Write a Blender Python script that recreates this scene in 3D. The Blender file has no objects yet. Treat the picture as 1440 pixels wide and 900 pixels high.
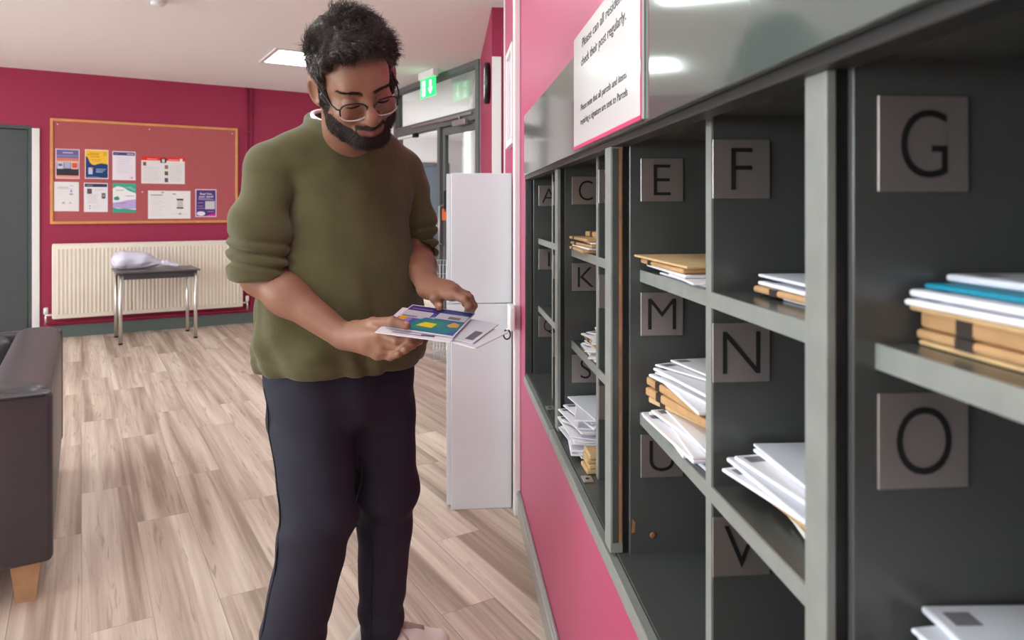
import bpy, bmesh, math, random
import numpy as np
from mathutils import Matrix, Vector

random.seed(7)
rng = np.random.default_rng(7)
SC = bpy.context.scene
COL = SC.collection
CAMZ = 1.25
F_PX = 1000.0
V0 = 295.0


def W(u, v, Y):
    """world point seen at photograph position (u, v) and standing Y metres in front of the camera"""
    return Vector(((u - 720.0) / F_PX * Y, Y, CAMZ - (v - V0) / F_PX * Y))


def srgb(c):
    out = []
    for x in c:
        x = x / 255.0
        out.append(x / 12.92 if x <= 0.04045 else ((x + 0.055) / 1.055) ** 2.4)
    return tuple(out)


# ------------------------------------------------------------------ materials
def mat(name, rgb, rough=0.5, metal=0.0, spec=0.5, bump=None, emit=None, alpha=None, trans=0.0, vary=None,
        coat=0.0, sheen=0.0, sss=None):
    m = bpy.data.materials.new(name)
    m.use_nodes = True
    nt = m.node_tree
    b = nt.nodes['Principled BSDF']
    col = srgb(rgb) + (1.0,)
    b.inputs['Base Color'].default_value = col
    b.inputs['Roughness'].default_value = rough
    b.inputs['Metallic'].default_value = metal
    b.inputs['Specular IOR Level'].default_value = spec
    if coat:
        b.inputs['Coat Weight'].default_value = coat
        b.inputs['Coat Roughness'].default_value = 0.06
    if sheen:
        b.inputs['Sheen Weight'].default_value = sheen
        b.inputs['Sheen Roughness'].default_value = 0.5
    if trans:
        b.inputs['Transmission Weight'].default_value = trans
    if sss:
        b.inputs['Subsurface Weight'].default_value = sss
        b.inputs['Subsurface Radius'].default_value = (0.012, 0.005, 0.003)
        b.inputs['Subsurface Scale'].default_value = 0.5
    if alpha is not None:
        b.inputs['Alpha'].default_value = alpha
    if emit:
        b.inputs['Emission Color'].default_value = srgb(emit[0]) + (1.0,)
        b.inputs['Emission Strength'].default_value = emit[1]
    tc = None
    if bump or vary:
        tc = nt.nodes.new('ShaderNodeTexCoord')
    if vary:  # (scale, amount)
        n = nt.nodes.new('ShaderNodeTexNoise')
        n.inputs['Scale'].default_value = vary[0]
        n.inputs['Detail'].default_value = 4
        nt.links.new(tc.outputs['Object'], n.inputs['Vector'])
        mx = nt.nodes.new('ShaderNodeMix')
        mx.data_type = 'RGBA'
        a = vary[1]
        mx.inputs[6].default_value = tuple(max(0, c * (1 - a)) for c in col[:3]) + (1,)
        mx.inputs[7].default_value = tuple(min(1, c * (1 + a)) for c in col[:3]) + (1,)
        mr = nt.nodes.new('ShaderNodeMapRange')
        mr.inputs['From Min'].default_value = 0.3
        mr.inputs['From Max'].default_value = 0.7
        nt.links.new(n.outputs['Fac'], mr.inputs['Value'])
        nt.links.new(mr.outputs['Result'], mx.inputs[0])
        nt.links.new(mx.outputs[2], b.inputs['Base Color'])
    if bump:  # (scale, strength, distance)
        n = nt.nodes.new('ShaderNodeTexNoise')
        n.inputs['Scale'].default_value = bump[0]
        n.inputs['Detail'].default_value = 3
        nt.links.new(tc.outputs['Object'], n.inputs['Vector'])
        bp = nt.nodes.new('ShaderNodeBump')
        bp.inputs['Strength'].default_value = bump[1]
        bp.inputs['Distance'].default_value = bump[2] if len(bump) > 2 else 0.002
        nt.links.new(n.outputs['Fac'], bp.inputs['Height'])
        nt.links.new(bp.outputs['Normal'], b.inputs['Normal'])
    return m


def floor_material():
    m = bpy.data.materials.new('wood_plank_vinyl')
    m.use_nodes = True
    nt = m.node_tree
    N, L = nt.nodes, nt.links
    b = N['Principled BSDF']
    tc = N.new('ShaderNodeTexCoord')
    mp = N.new('ShaderNodeMapping')
    mp.inputs['Rotation'].default_value = (0, 0, -math.radians(121.2))
    L.new(tc.outputs['Object'], mp.inputs['Vector'])
    br = N.new('ShaderNodeTexBrick')
    br.inputs['Color1'].default_value = (0, 0, 0, 1)
    br.inputs['Color2'].default_value = (1, 1, 1, 1)
    br.inputs['Mortar'].default_value = (0.5, 0.5, 0.5, 1)
    br.inputs['Scale'].default_value = 1.0
    br.inputs['Brick Width'].default_value = 1.22
    br.inputs['Row Height'].default_value = 0.19
    br.inputs['Mortar Size'].default_value = 0.0011
    br.inputs['Mortar Smooth'].default_value = 0.0
    br.offset = 0.37
    br.offset_frequency = 2
    L.new(mp.outputs['Vector'], br.inputs['Vector'])
    sep = N.new('ShaderNodeSeparateColor')
    L.new(br.outputs['Color'], sep.inputs['Color'])
    # shift the grain by plank
    mul = N.new('ShaderNodeMath'); mul.operation = 'MULTIPLY'; mul.inputs[1].default_value = 37.0
    L.new(sep.outputs[0], mul.inputs[0])
    cmb = N.new('ShaderNodeCombineXYZ')
    L.new(mul.outputs[0], cmb.inputs[0]); L.new(mul.outputs[0], cmb.inputs[1]); L.new(mul.outputs[0], cmb.inputs[2])
    add = N.new('ShaderNodeVectorMath'); add.operation = 'ADD'
    L.new(mp.outputs['Vector'], add.inputs[0]); L.new(cmb.outputs[0], add.inputs[1])

    def noise(sx, sy, scale, detail, dist=0.0, rough=0.55):
        sc = N.new('ShaderNodeVectorMath'); sc.operation = 'MULTIPLY'
        sc.inputs[1].default_value = (sx, sy, 1)
        L.new(add.outputs[0], sc.inputs[0])
        n = N.new('ShaderNodeTexNoise')
        n.inputs['Scale'].default_value = scale
        n.inputs['Detail'].default_value = detail
        n.inputs['Roughness'].default_value = rough
        n.inputs['Distortion'].default_value = dist
        L.new(sc.outputs[0], n.inputs['Vector'])
        return n.outputs['Fac']
    broad = noise(0.42, 10, 1.0, 3, 0.45)
    fine = noise(1.3, 75, 1.0, 6, 0.3, 0.62)
    knots = noise(2.6, 34, 1.0, 4, 1.4)
    ramp = N.new('ShaderNodeValToRGB')
    e = ramp.color_ramp.elements
    e[0].position = 0.28; e[0].color = srgb((156, 135, 120)) + (1,)
    e[1].position = 0.72; e[1].color = srgb((229, 213, 199)) + (1,)
    k = ramp.color_ramp.elements.new(0.5); k.color = srgb((201, 181, 166)) + (1,)
    mixf = N.new('ShaderNodeMath'); mixf.operation = 'MULTIPLY_ADD'
    mixf.inputs[1].default_value = 0.35
    mr0 = N.new('ShaderNodeMapRange')
    mr0.inputs['From Min'].default_value = 0.25; mr0.inputs['From Max'].default_value = 0.75
    mr0.inputs['To Min'].default_value = 0.0; mr0.inputs['To Max'].default_value = 0.65
    L.new(broad, mr0.inputs['Value'])
    L.new(fine, mixf.inputs[0]); L.new(mr0.outputs['Result'], mixf.inputs[2])
    pl = N.new('ShaderNodeMath'); pl.operation = 'MULTIPLY_ADD'; pl.inputs[1].default_value = 0.08
    L.new(sep.outputs[0], pl.inputs[0]); L.new(mixf.outputs[0], pl.inputs[2])
    sub = N.new('ShaderNodeMath'); sub.operation = 'SUBTRACT'; sub.inputs[1].default_value = 0.04
    L.new(pl.outputs[0], sub.inputs[0])
    L.new(sub.outputs[0], ramp.inputs['Fac'])
    # dark grain flecks
    kr = N.new('ShaderNodeMapRange')
    kr.inputs['From Min'].default_value = 0.58; kr.inputs['From Max'].default_value = 0.72
    L.new(knots, kr.inputs['Value'])
    kmul = N.new('ShaderNodeMath'); kmul.operation = 'MULTIPLY'; kmul.inputs[1].default_value = 0.6
    L.new(kr.outputs['Result'], kmul.inputs[0])
    mx = N.new('ShaderNodeMix'); mx.data_type = 'RGBA'
    L.new(kmul.outputs[0], mx.inputs[0])
    L.new(ramp.outputs['Color'], mx.inputs[6])
    mx.inputs[7].default_value = srgb((132, 112, 96)) + (1,)
    # plank joints
    mx2 = N.new('ShaderNodeMix'); mx2.data_type = 'RGBA'
    jm = N.new('ShaderNodeMath'); jm.operation = 'MULTIPLY'; jm.inputs[1].default_value = 0.5
    L.new(br.outputs['Fac'], jm.inputs[0])
    L.new(jm.outputs[0], mx2.inputs[0])
    L.new(mx.outputs[2], mx2.inputs[6])
    mx2.inputs[7].default_value = srgb((110, 92, 80)) + (1,)
    L.new(mx2.outputs[2], b.inputs['Base Color'])
    b.inputs['Roughness'].default_value = 0.42
    b.inputs['Specular IOR Level'].default_value = 0.4
    bp = N.new('ShaderNodeBump'); bp.inputs['Strength'].default_value = 0.12; bp.inputs['Distance'].default_value = 0.001
    L.new(fine, bp.inputs['Height']); L.new(bp.outputs['Normal'], b.inputs['Normal'])
    return m


def knit_material(name, rgb):
    m = mat(name, rgb, rough=0.95, spec=0.12, sheen=0.25, vary=(14, 0.10))
    nt = m.node_tree
    b = nt.nodes['Principled BSDF']
    tc = nt.nodes.new('ShaderNodeTexCoord')
    w = nt.nodes.new('ShaderNodeTexWave')
    w.wave_type = 'BANDS'; w.bands_direction = 'X'
    w.inputs['Scale'].default_value = 130
    w.inputs['Distortion'].default_value = 1.5
    n = nt.nodes.new('ShaderNodeTexNoise'); n.inputs['Scale'].default_value = 420
    nt.links.new(tc.outputs['Object'], w.inputs['Vector'])
    nt.links.new(tc.outputs['Object'], n.inputs['Vector'])
    ad = nt.nodes.new('ShaderNodeMath'); ad.operation = 'ADD'
    nt.links.new(w.outputs['Fac'], ad.inputs[0]); nt.links.new(n.outputs['Fac'], ad.inputs[1])
    bp = nt.nodes.new('ShaderNodeBump'); bp.inputs['Strength'].default_value = 0.35; bp.inputs['Distance'].default_value = 0.0015
    nt.links.new(ad.outputs[0], bp.inputs['Height'])
    nt.links.new(bp.outputs['Normal'], b.inputs['Normal'])
    return m


M = {}
M['floor'] = floor_material()
M['ceiling'] = mat('ceiling_white', (246, 243, 243), 0.9, spec=0.2)
M['pink'] = mat('magenta_wall_paint', (182, 66, 108), 0.38, spec=0.5, bump=(220, 0.06, 0.001))
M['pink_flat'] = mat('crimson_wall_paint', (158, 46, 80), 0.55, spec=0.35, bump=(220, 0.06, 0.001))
M['white_wall'] = mat('white_wall_paint', (232, 231, 229), 0.8, spec=0.2)
M['white'] = mat('white_gloss_paint', (232, 230, 230), 0.35)
M['cab_white'] = mat('white_laminate', (222, 226, 231), 0.32, vary=(3, 0.02))
M['skirt'] = mat('grey_green_gloss', (92, 106, 102), 0.4)
M['skirt2'] = mat('grey_vinyl_skirting', (150, 150, 146), 0.3)
M['doorgrey'] = mat('dark_grey_door_paint', (70, 78, 80), 0.4, vary=(2, 0.06))
M['framegrey'] = mat('grey_powder_coat', (100, 101, 101), 0.45)
M['farblue'] = mat('grey_blue_door', (104, 116, 126), 0.5)
M['bluecarpet'] = mat('blue_grey_carpet', (96, 108, 128), 0.95)
M['unit'] = mat('grey_green_satin_board', (76, 79, 78), 0.24, spec=0.5, vary=(5, 0.05))
M['unit_edge'] = mat('grey_edge_lipping', (136, 140, 136), 0.38, vary=(30, 0.08))  # board grey painted lighter where front edges catch the light
M['fascia'] = mat('grey_green_gloss_board', (84, 94, 91), 0.10, spec=0.75, coat=0.6)
M['rail'] = mat('dark_grey_rail', (46, 48, 48), 0.4)
M['gap'] = mat('black_edge', (14, 14, 15), 0.5)
M['rawwood'] = mat('bare_wood_edge', (158, 112, 72), 0.7, vary=(20, 0.3))
M['alu'] = mat('brushed_aluminium', (176, 168, 164), 0.38, metal=0.75, bump=(300, 0.05, 0.0005))
M['black'] = mat('black_plastic', (18, 18, 19), 0.4)
M['ink'] = mat('black_ink', (26, 25, 27), 0.5)
M['greyink'] = mat('grey_ink', (120, 120, 128), 0.6)
M['lightink'] = mat('pale_grey_ink', (186, 184, 192), 0.6)
M['paper'] = mat('white_paper', (236, 234, 240), 0.6, spec=0.3)
M['paper2'] = mat('cool_white_paper', (222, 224, 236), 0.6, spec=0.3)
M['paper3'] = mat('cream_paper', (236, 226, 212), 0.6, spec=0.3)
M['kraft'] = mat('brown_kraft_paper', (190, 150, 108), 0.75, spec=0.2, vary=(40, 0.08))
M['kraft2'] = mat('buff_kraft_paper', (206, 172, 128), 0.75, spec=0.2, vary=(40, 0.08))
M['window_film'] = mat('envelope_window_film', (150, 158, 178), 0.15)
M['teal'] = mat('teal_card', (20, 140, 172), 0.5)
M['chrome'] = mat('chrome_tube', (222, 218, 214), 0.38, metal=1.0)
M['steel'] = mat('satin_steel', (190, 190, 190), 0.35, metal=0.8)
M['rad'] = mat('cream_radiator_enamel', (232, 222, 208), 0.4)
M['cork'] = mat('terracotta_pinboard_cloth', (178, 94, 98), 0.95, spec=0.1, vary=(160, 0.16), bump=(500, 0.2, 0.001))
M['oak'] = mat('light_oak', (214, 150, 88), 0.5, vary=(12, 0.12))
M['sofaleg'] = mat('beech_leg', (204, 164, 122), 0.45, vary=(14, 0.15))
M['leather'] = mat('black_leather', (70, 67, 71), 0.36, spec=0.5, bump=(260, 0.18, 0.0012), vary=(5, 0.1))
M['navyfabric'] = mat('dark_navy_fabric', (34, 36, 58), 0.9)
M['tabletop'] = mat('dark_grey_laminate', (92, 86, 88), 0.35)
M['tableapron'] = mat('charcoal_steel', (66, 64, 68), 0.45)
M['bag'] = mat('lavender_white_plastic', (222, 220, 240), 0.18, spec=0.6)
M['glass'] = mat('clear_glass', (235, 242, 242), 0.02, trans=1.0, spec=0.6)
M['skin'] = mat('brown_skin', (148, 106, 86), 0.48, spec=0.35, sss=0.12, vary=(30, 0.07), bump=(420, 0.12, 0.0008))
M['lip'] = mat('lip_skin', (140, 84, 76), 0.4, sss=0.12)
M['nail'] = mat('fingernail', (196, 150, 132), 0.3)
M['hair'] = mat('black_brown_hair', (66, 57, 52), 0.4, spec=0.6)
M['beard'] = mat('black_beard_hair', (44, 36, 33), 0.6, spec=0.3)
M['stubble'] = mat('black_brown_stubble', (56, 44, 40), 0.7, spec=0.2, vary=(300, .3), bump=(500, .5, .002))
M['knit'] = knit_material('olive_knit', (92, 88, 60))
M['tee'] = mat('white_cotton', (236, 236, 238), 0.85, spec=0.1)
M['trouser'] = mat('navy_black_twill', (42, 42, 56), 0.75, spec=0.3, bump=(500, 0.15, 0.0008))
M['seam'] = mat('dark_seam_thread', (24, 24, 32), 0.85)
M['sock'] = mat('denim_blue_sock', (74, 98, 140), 0.9)
M['shoe'] = mat('off_white_leather', (226, 218, 210), 0.45, spec=0.4)
M['sole'] = mat('white_rubber_sole', (232, 230, 228), 0.55)
M['lace'] = mat('greige_lace', (176, 160, 150), 0.8)
M['light'] = mat('lit_diffuser', (255, 255, 255), 0.5, emit=((238, 255, 250), 9.5))
M['exit'] = mat('lit_green_sign', (20, 190, 90), 0.4, emit=((40, 225, 110), 1.1))
M['exitw'] = mat('lit_white_pictogram', (240, 255, 244), 0.4, emit=((225, 255, 235), 1.4))


# ------------------------------------------------------------------ frames of reference
def frame(o, ax, ay):
    ax = Vector(ax).normalized()
    ay = Vector(ay).normalized()
    az = ax.cross(ay)
    m = Matrix.Identity(4)
    for i in range(3):
        m[i][0], m[i][1], m[i][2], m[i][3] = ax[i], ay[i], az[i], o[i]
    return m


WD = Vector((-0.09161, 0.99580, 0))      # along the pigeonhole wall, away from the camera
WN = Vector((0.99580, 0.09161, 0))       # into that wall
RW = frame((0.302, 0, 0), WN, WD)        # (n, s, z)
E = Vector((0.8554, 0.5180, 0))          # along the back wall, to the right
P = Vector((-0.5180, 0.8554, 0))         # along the floor planks, away
B0 = Vector((-4.834, 6.714, 0))
BW = frame(B0, E, P)                     # (a, b, z): b < 0 is in the room
CK = Vector((-1.676, 8.626, 0))
PW = frame(CK, -P, E)                    # (c, b, z): along the glazed partition, b > 0 is the corridor
I4 = Matrix.Identity(4)


def sY(Y, n=0.0):
    return (Y - n * 0.0916) / 0.9958


def aU(u):
    Y = 9.641 / (1 - 0.6057 * (u - 720.0) / 1000.0)
    X = (u - 720.0) / 1000.0 * Y
    return (Vector((X, Y, 0)) - B0).dot(E), Y


def zV(v, Y):
    return CAMZ - (v - V0) / F_PX * Y


# ------------------------------------------------------------------ object plumbing
WL = {}   # object name -> world location of its origin


def link(o, parent=None, loc=(0, 0, 0)):
    COL.objects.link(o)
    if parent is not None:
        o.parent = parent
        o.location = Vector(loc) - WL[parent.name]
    else:
        o.location = loc
    WL[o.name] = Vector(loc)
    return o


def tag(o, label=None, cat=None, group=None, kind=None):
    if label: o['label'] = label
    if cat: o['category'] = cat
    if group: o['group'] = group
    if kind: o['kind'] = kind
    return o


def empty(name, loc, label, cat, group=None):
    o = bpy.data.objects.new(name, None)
    o.empty_display_size = 0.05
    link(o, None, loc)
    return tag(o, label, cat, group)


class MB:
    """collects shapes in world space; build() links them as ONE mesh object"""

    def __init__(s):
        s.bm = bmesh.new()
        s.mats = []

    def mi(s, m):
        if m not in s.mats:
            s.mats.append(m)
        return s.mats.index(m)

    def box(s, lo, hi, T=I4, m=None, bev=0.0, seg=2):
        idx = s.mi(m)
        t = bmesh.new()
        lo = Vector(lo); hi = Vector(hi)
        c = (lo + hi) / 2
        d = hi - lo
        bmesh.ops.create_cube(t, size=1.0, matrix=Matrix.Translation(c) @ Matrix.Diagonal((abs(d.x), abs(d.y), abs(d.z), 1)))
        if bev > 0:
            bmesh.ops.bevel(t, geom=list(t.edges), offset=min(bev, 0.49 * min(abs(d.x), abs(d.y), abs(d.z))), segments=seg, affect='EDGES', profile=0.5)
        s._merge(t, T, idx, smooth=bev > 0 and seg > 2)
        return s

    def _merge(s, t, T, idx, smooth=False):
        vs = {}
        for v in t.verts:
            vs[v] = s.bm.verts.new(T @ v.co)
        for f in t.faces:
            try:
                nf = s.bm.faces.new([vs[v] for v in f.verts])
                nf.material_index = idx
                nf.smooth = smooth
            except ValueError:
                pass
        t.free()

    def poly(s, pts, T=I4, m=None, depth=0.0):
        """flat polygon (xy points at z) or a prism along +local z when depth is given"""
        idx = s.mi(m)
        pts = [Vector(p) if len(p) == 3 else Vector((p[0], p[1], 0)) for p in pts]
        top = [s.bm.verts.new(T @ p) for p in pts]
        f = s.bm.faces.new(top)
        f.material_index = idx
        if depth:
            bot = [s.bm.verts.new(T @ (p - Vector((0, 0, depth)))) for p in pts]
            f = s.bm.faces.new(bot[::-1]); f.material_index = idx
            n = len(pts)
            for i in range(n):
                f = s.bm.faces.new([top[(i + 1) % n], top[i], bot[i], bot[(i + 1) % n]])
                f.material_index = idx
        return s

    def tube(s, pts, r, n=8, m=None, closed=False, caps=True, flat=1.0):
        idx = s.mi(m)
        pts = [Vector(p) for p in pts]
        k = len(pts)
        rs = r if isinstance(r, (list, tuple)) else [r] * k
        rings = []
        up = None
        for i in range(k):
            if closed:
                d = pts[(i + 1) % k] - pts[i - 1]
            else:
                d = pts[min(i + 1, k - 1)] - pts[max(i - 1, 0)]
            if d.length < 1e-9:
                d = Vector((0, 0, 1))
            d.normalize()
            if up is None:
                up = Vector((0, 0, 1)) if abs(d.z) < 0.9 else Vector((1, 0, 0))
            x = d.cross(up)
            if x.length < 1e-6:
                x = d.orthogonal()
            x.normalize()
            up = x.cross(d).normalized()
            rings.append([s.bm.verts.new(pts[i] + rs[i] * (math.cos(2 * math.pi * j / n) * x + flat * math.sin(2 * math.pi * j / n) * up)) for j in range(n)])
        for i in range(k if closed else k - 1):
            a, b = rings[i], rings[(i + 1) % k]
            for j in range(n):
                f = s.bm.faces.new([a[j], a[(j + 1) % n], b[(j + 1) % n], b[j]])
                f.material_index = idx; f.smooth = True
        if caps and not closed:
            f = s.bm.faces.new(rings[0][::-1]); f.material_index = idx
            f = s.bm.faces.new(rings[-1]); f.material_index = idx
        return s

    def lathe(s, prof, T=I4, n=32, m=None, smooth=True):
        """prof: (radius, height) pairs along local z"""
        idx = s.mi(m)
        rings = []
        for r, h in prof:
            rings.append([s.bm.verts.new(T @ Vector((r * math.cos(2 * math.pi * j / n), r * math.sin(2 * math.pi * j / n), h))) for j in range(n)])
        for i in range(len(rings) - 1):
            a, b = rings[i], rings[i + 1]
            for j in range(n):
                f = s.bm.faces.new([a[j], a[(j + 1) % n], b[(j + 1) % n], b[j]])
                f.material_index = idx; f.smooth = smooth
        f = s.bm.faces.new(rings[0][::-1]); f.material_index = idx
        f = s.bm.faces.new(rings[-1]); f.material_index = idx
        return s

    def raw(s, verts, faces, m, smooth=True):
        idx = s.mi(m)
        vs = [s.bm.verts.new(v) for v in verts]
        for f in faces:
            try:
                nf = s.bm.faces.new([vs[i] for i in f]); nf.material_index = idx; nf.smooth = smooth
            except ValueError:
                pass
        return s

    def build(s, name, parent=None, loc=None):
        bmesh.ops.recalc_face_normals(s.bm, faces=list(s.bm.faces))
        if loc is None:
            if parent is not None:
                loc = WL[parent.name]
            else:
                loc = Vector((0, 0, 0))
        loc = Vector(loc)
        bmesh.ops.translate(s.bm, verts=list(s.bm.verts), vec=-loc)
        me = bpy.data.meshes.new(name)
        s.bm.to_mesh(me)
        s.bm.free()
        for m in s.mats:
            me.materials.append(m)
        o = bpy.data.objects.new(name, me)
        return link(o, parent, loc)


def base_of(pts):
    c = Vector((0, 0, 0))
    for p in pts: c += Vector(p)
    return c / len(pts)


def text_mesh(body, height, align='CENTER', depth=0.0012, by='cap', bold=0.0):
    """flat lettering as (verts, faces) in xy, scaled so that its height (or a capital's) is `height`"""
    cu = bpy.data.curves.new('txt', 'FONT')
    cu.body = body
    cu.size = 1.0
    cu.extrude = 0.0
    cu.offset = bold
    cu.resolution_u = 6
    o = bpy.data.objects.new('txt', cu)
    COL.objects.link(o)
    dg = bpy.context.evaluated_depsgraph_get()
    dg.update()
    me = o.evaluated_get(dg).to_mesh()
    vs = np.array([v.co[:] for v in me.vertices]) if len(me.vertices) else np.zeros((0, 3))
    fs = [tuple(p.vertices) for p in me.polygons]
    o.evaluated_get(dg).to_mesh_clear()
    bpy.data.objects.remove(o)
    bpy.data.curves.remove(cu)
    lo, hi = vs.min(0), vs.max(0)
    k = height / (hi[1] - lo[1]) if by == 'bbox' else height / 0.70
    vs = vs - np.array([(lo[0] + hi[0]) / 2 if align == 'CENTER' else lo[0], (lo[1] + hi[1]) / 2 if by == 'bbox' else 0, 0])
    vs = vs * k
    return vs, fs


def put_text(mb, body, height, T, m, depth=0.0012, width=None, xs=1.0, **kw):
    vs, fs = text_mesh(body, height, **kw)
    vs[:, 0] *= xs
    if width:
        w = vs[:, 0].max() - vs[:, 0].min()
        vs[:, 0] *= width / w
    n = len(vs)
    top = [T @ Vector((v[0], v[1], depth)) for v in vs]
    bot = [T @ Vector((v[0], v[1], 0)) for v in vs]
    # boundary edges for the side faces
    cnt = {}
    for f in fs:
        for i in range(len(f)):
            e = (f[i], f[(i + 1) % len(f)])
            k = (min(e), max(e))
            cnt[k] = None if k in cnt else e
    faces = list(fs) + [tuple(n + i for i in f[::-1]) for f in fs]
    for e in cnt.values():
        if e: faces.append((e[1], e[0], n + e[0], n + e[1]))
    mb.raw(top + bot, faces, m, smooth=False)
# =================================================================== IMPLICIT SURFACES
class Field:
    """signed-distance volume on a rectilinear grid, meshed with surface nets"""

    def __init__(s, xr, yr, zr, h):
        def ax(r):
            if isinstance(r, np.ndarray): return r
            return np.arange(r[0], r[1] + h, h)
        s.ax = [ax(xr), ax(yr), ax(zr)]
        s.f = np.full([len(a) for a in s.ax], 1.0, dtype=np.float32)

    def _sub(s, lo, hi):
        sl = []
        for a, l, h_ in zip(s.ax, lo, hi):
            i = max(0, int(np.searchsorted(a, l)) - 1)
            j = min(len(a), int(np.searchsorted(a, h_)) + 1)
            if j <= i: return None
            sl.append(slice(i, j))
        x = s.ax[0][sl[0]].astype(np.float32)[:, None, None]
        y = s.ax[1][sl[1]].astype(np.float32)[None, :, None]
        z = s.ax[2][sl[2]].astype(np.float32)[None, None, :]
        return tuple(sl), x, y, z

    @staticmethod
    def _smin(a, b, k):
        if k <= 0: return np.minimum(a, b)
        h_ = np.maximum(k - np.abs(a - b), 0) / k
        return np.minimum(a, b) - h_ * h_ * k * 0.25

    def _put(s, sl, d, k, cut):
        if cut:
            s.f[sl] = -s._smin(-s.f[sl], d, k)
        else:
            s.f[sl] = s._smin(s.f[sl], d, k)

    def cone(s, a, b, ra, rb, k=0.01, cut=False, squash=None, pad=0.02):
        """tapered capsule; squash = (axis, factor): distances along axis are multiplied by factor (flattened when > 1)"""
        a = np.asarray(a, dtype=np.float32); b = np.asarray(b, dtype=np.float32)
        R = max(ra, rb) * (1.0 if squash is None or squash[1] >= 1 else 1 / squash[1]) + k + pad
        g = s._sub(np.minimum(a, b) - R, np.maximum(a, b) + R)
        if g is None: return s
        sl, x, y, z = g
        px, py, pz = x - a[0], y - a[1], z - a[2]
        ba = b - a
        L2 = float(ba @ ba) + 1e-12
        t = np.clip((px * ba[0] + py * ba[1] + pz * ba[2]) / L2, 0, 1)
        qx, qy, qz = px - t * ba[0], py - t * ba[1], pz - t * ba[2]
        d2 = qx * qx + qy * qy + qz * qz
        if squash is not None:
            w_ = np.asarray(squash[0], dtype=np.float32); w_ = w_ / np.linalg.norm(w_)
            c = qx * w_[0] + qy * w_[1] + qz * w_[2]
            d2 = d2 + (squash[1] ** 2 - 1) * c * c
        d = np.sqrt(np.maximum(d2, 0)) - (ra + (rb - ra) * t)
        s._put(sl, d, k, cut)
        return s

    def ell(s, c, r, A=None, k=0.01, cut=False, pad=0.02):
        """ellipsoid with radii r along the rows of A"""
        c = np.asarray(c, dtype=np.float32)
        A = np.eye(3, dtype=np.float32) if A is None else np.asarray(A, dtype=np.float32)
        r = np.asarray(r, dtype=np.float32)
        ext = np.sqrt((A.T ** 2) @ (r ** 2)) + k + pad
        g = s._sub(c - ext, c + ext)
        if g is None: return s
        sl, x, y, z = g
        px, py, pz = x - c[0], y - c[1], z - c[2]
        q = [px * A[i][0] + py * A[i][1] + pz * A[i][2] for i in range(3)]
        k0 = np.sqrt(sum((q[i] / r[i]) ** 2 for i in range(3)))
        k1 = np.sqrt(sum((q[i] / r[i] ** 2) ** 2 for i in range(3))) + 1e-9
        d = np.where(k1 > 1e-6, k0 * (k0 - 1) / k1, -float(r.min()))
        s._put(sl, d, k, cut)
        return s

    def loft(s, rows, L, Fv, k=0.02, pad=0.05):
        """stack of ellipses; rows: (z, cx, cy, half width along L, half depth along F), rising"""
        rows = np.array(rows, dtype=np.float32)
        R = rows[:, 3:].max() + pad
        lo = (rows[:, 1].min() - R, rows[:, 2].min() - R, rows[0, 0] - pad)
        hi = (rows[:, 1].max() + R, rows[:, 2].max() + R, rows[-1, 0] + pad)
        g = s._sub(lo, hi)
        sl, x, y, z = g
        zz = z[0, 0]
        cx, cy, a, b = [np.interp(zz, rows[:, 0], rows[:, i])[None, None, :].astype(np.float32) for i in (1, 2, 3, 4)]
        px, py = x - cx, y - cy
        ql = (px * L[0] + py * L[1])
        qf = (px * Fv[0] + py * Fv[1])
        k0 = np.sqrt((ql / a) ** 2 + (qf / b) ** 2)
        k1 = np.sqrt((ql / a ** 2) ** 2 + (qf / b ** 2) ** 2) + 1e-9
        d = np.where(k1 > 1e-5, k0 * (k0 - 1) / k1, -np.minimum(a, b))
        dz = np.maximum(rows[0, 0] - z, z - rows[-1, 0])
        d = -s._smin(-d, -(dz + 0 * d), 0.02)
        s._put(sl, d, k, False)
        return s

    def rbox(s, T, lo, hi, r, k=0.0):
        Ti = np.array(T.inverted())
        lo = np.array(lo); hi = np.array(hi)
        x = s.ax[0][:, None, None]; y = s.ax[1][None, :, None]; z = s.ax[2][None, None, :]
        c = (lo + hi) / 2; hd = (hi - lo) / 2 - r
        qs = []
        for i in range(3):
            v = Ti[i][0] * x + Ti[i][1] * y + Ti[i][2] * z + Ti[i][3]
            qs.append(np.abs(v - c[i]) - hd[i])
        out = np.sqrt(sum(np.maximum(q, 0) ** 2 for q in qs)) + np.minimum(np.maximum(np.maximum(qs[0], qs[1]), qs[2]), 0) - r
        s.f = s._smin(s.f, out.astype(np.float32), k)
        return s

    def disp(s, fn):
        x = s.ax[0][:, None, None]; y = s.ax[1][None, :, None]; z = s.ax[2][None, None, :]
        s.f = s.f + np.asarray(fn(x, y, z), dtype=np.float32)
        return s

    def cut_below(s, z0):
        s.f = np.maximum(s.f, (z0 - s.ax[2])[None, None, :].astype(np.float32))
        return s

    def cut_above(s, z0):
        s.f = np.maximum(s.f, (s.ax[2] - z0)[None, None, :].astype(np.float32))
        return s

    def cut_plane(s, p, n, k=0.0):
        """remove what lies on the +n side of the plane through p"""
        n = np.asarray(n, dtype=np.float64); n = n / np.linalg.norm(n)
        x = s.ax[0][:, None, None]; y = s.ax[1][None, :, None]; z = s.ax[2][None, None, :]
        d = ((x - p[0]) * n[0] + (y - p[1]) * n[1] + (z - p[2]) * n[2]).astype(np.float32)
        s.f = -s._smin(-s.f, -d, k)
        return s

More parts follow.
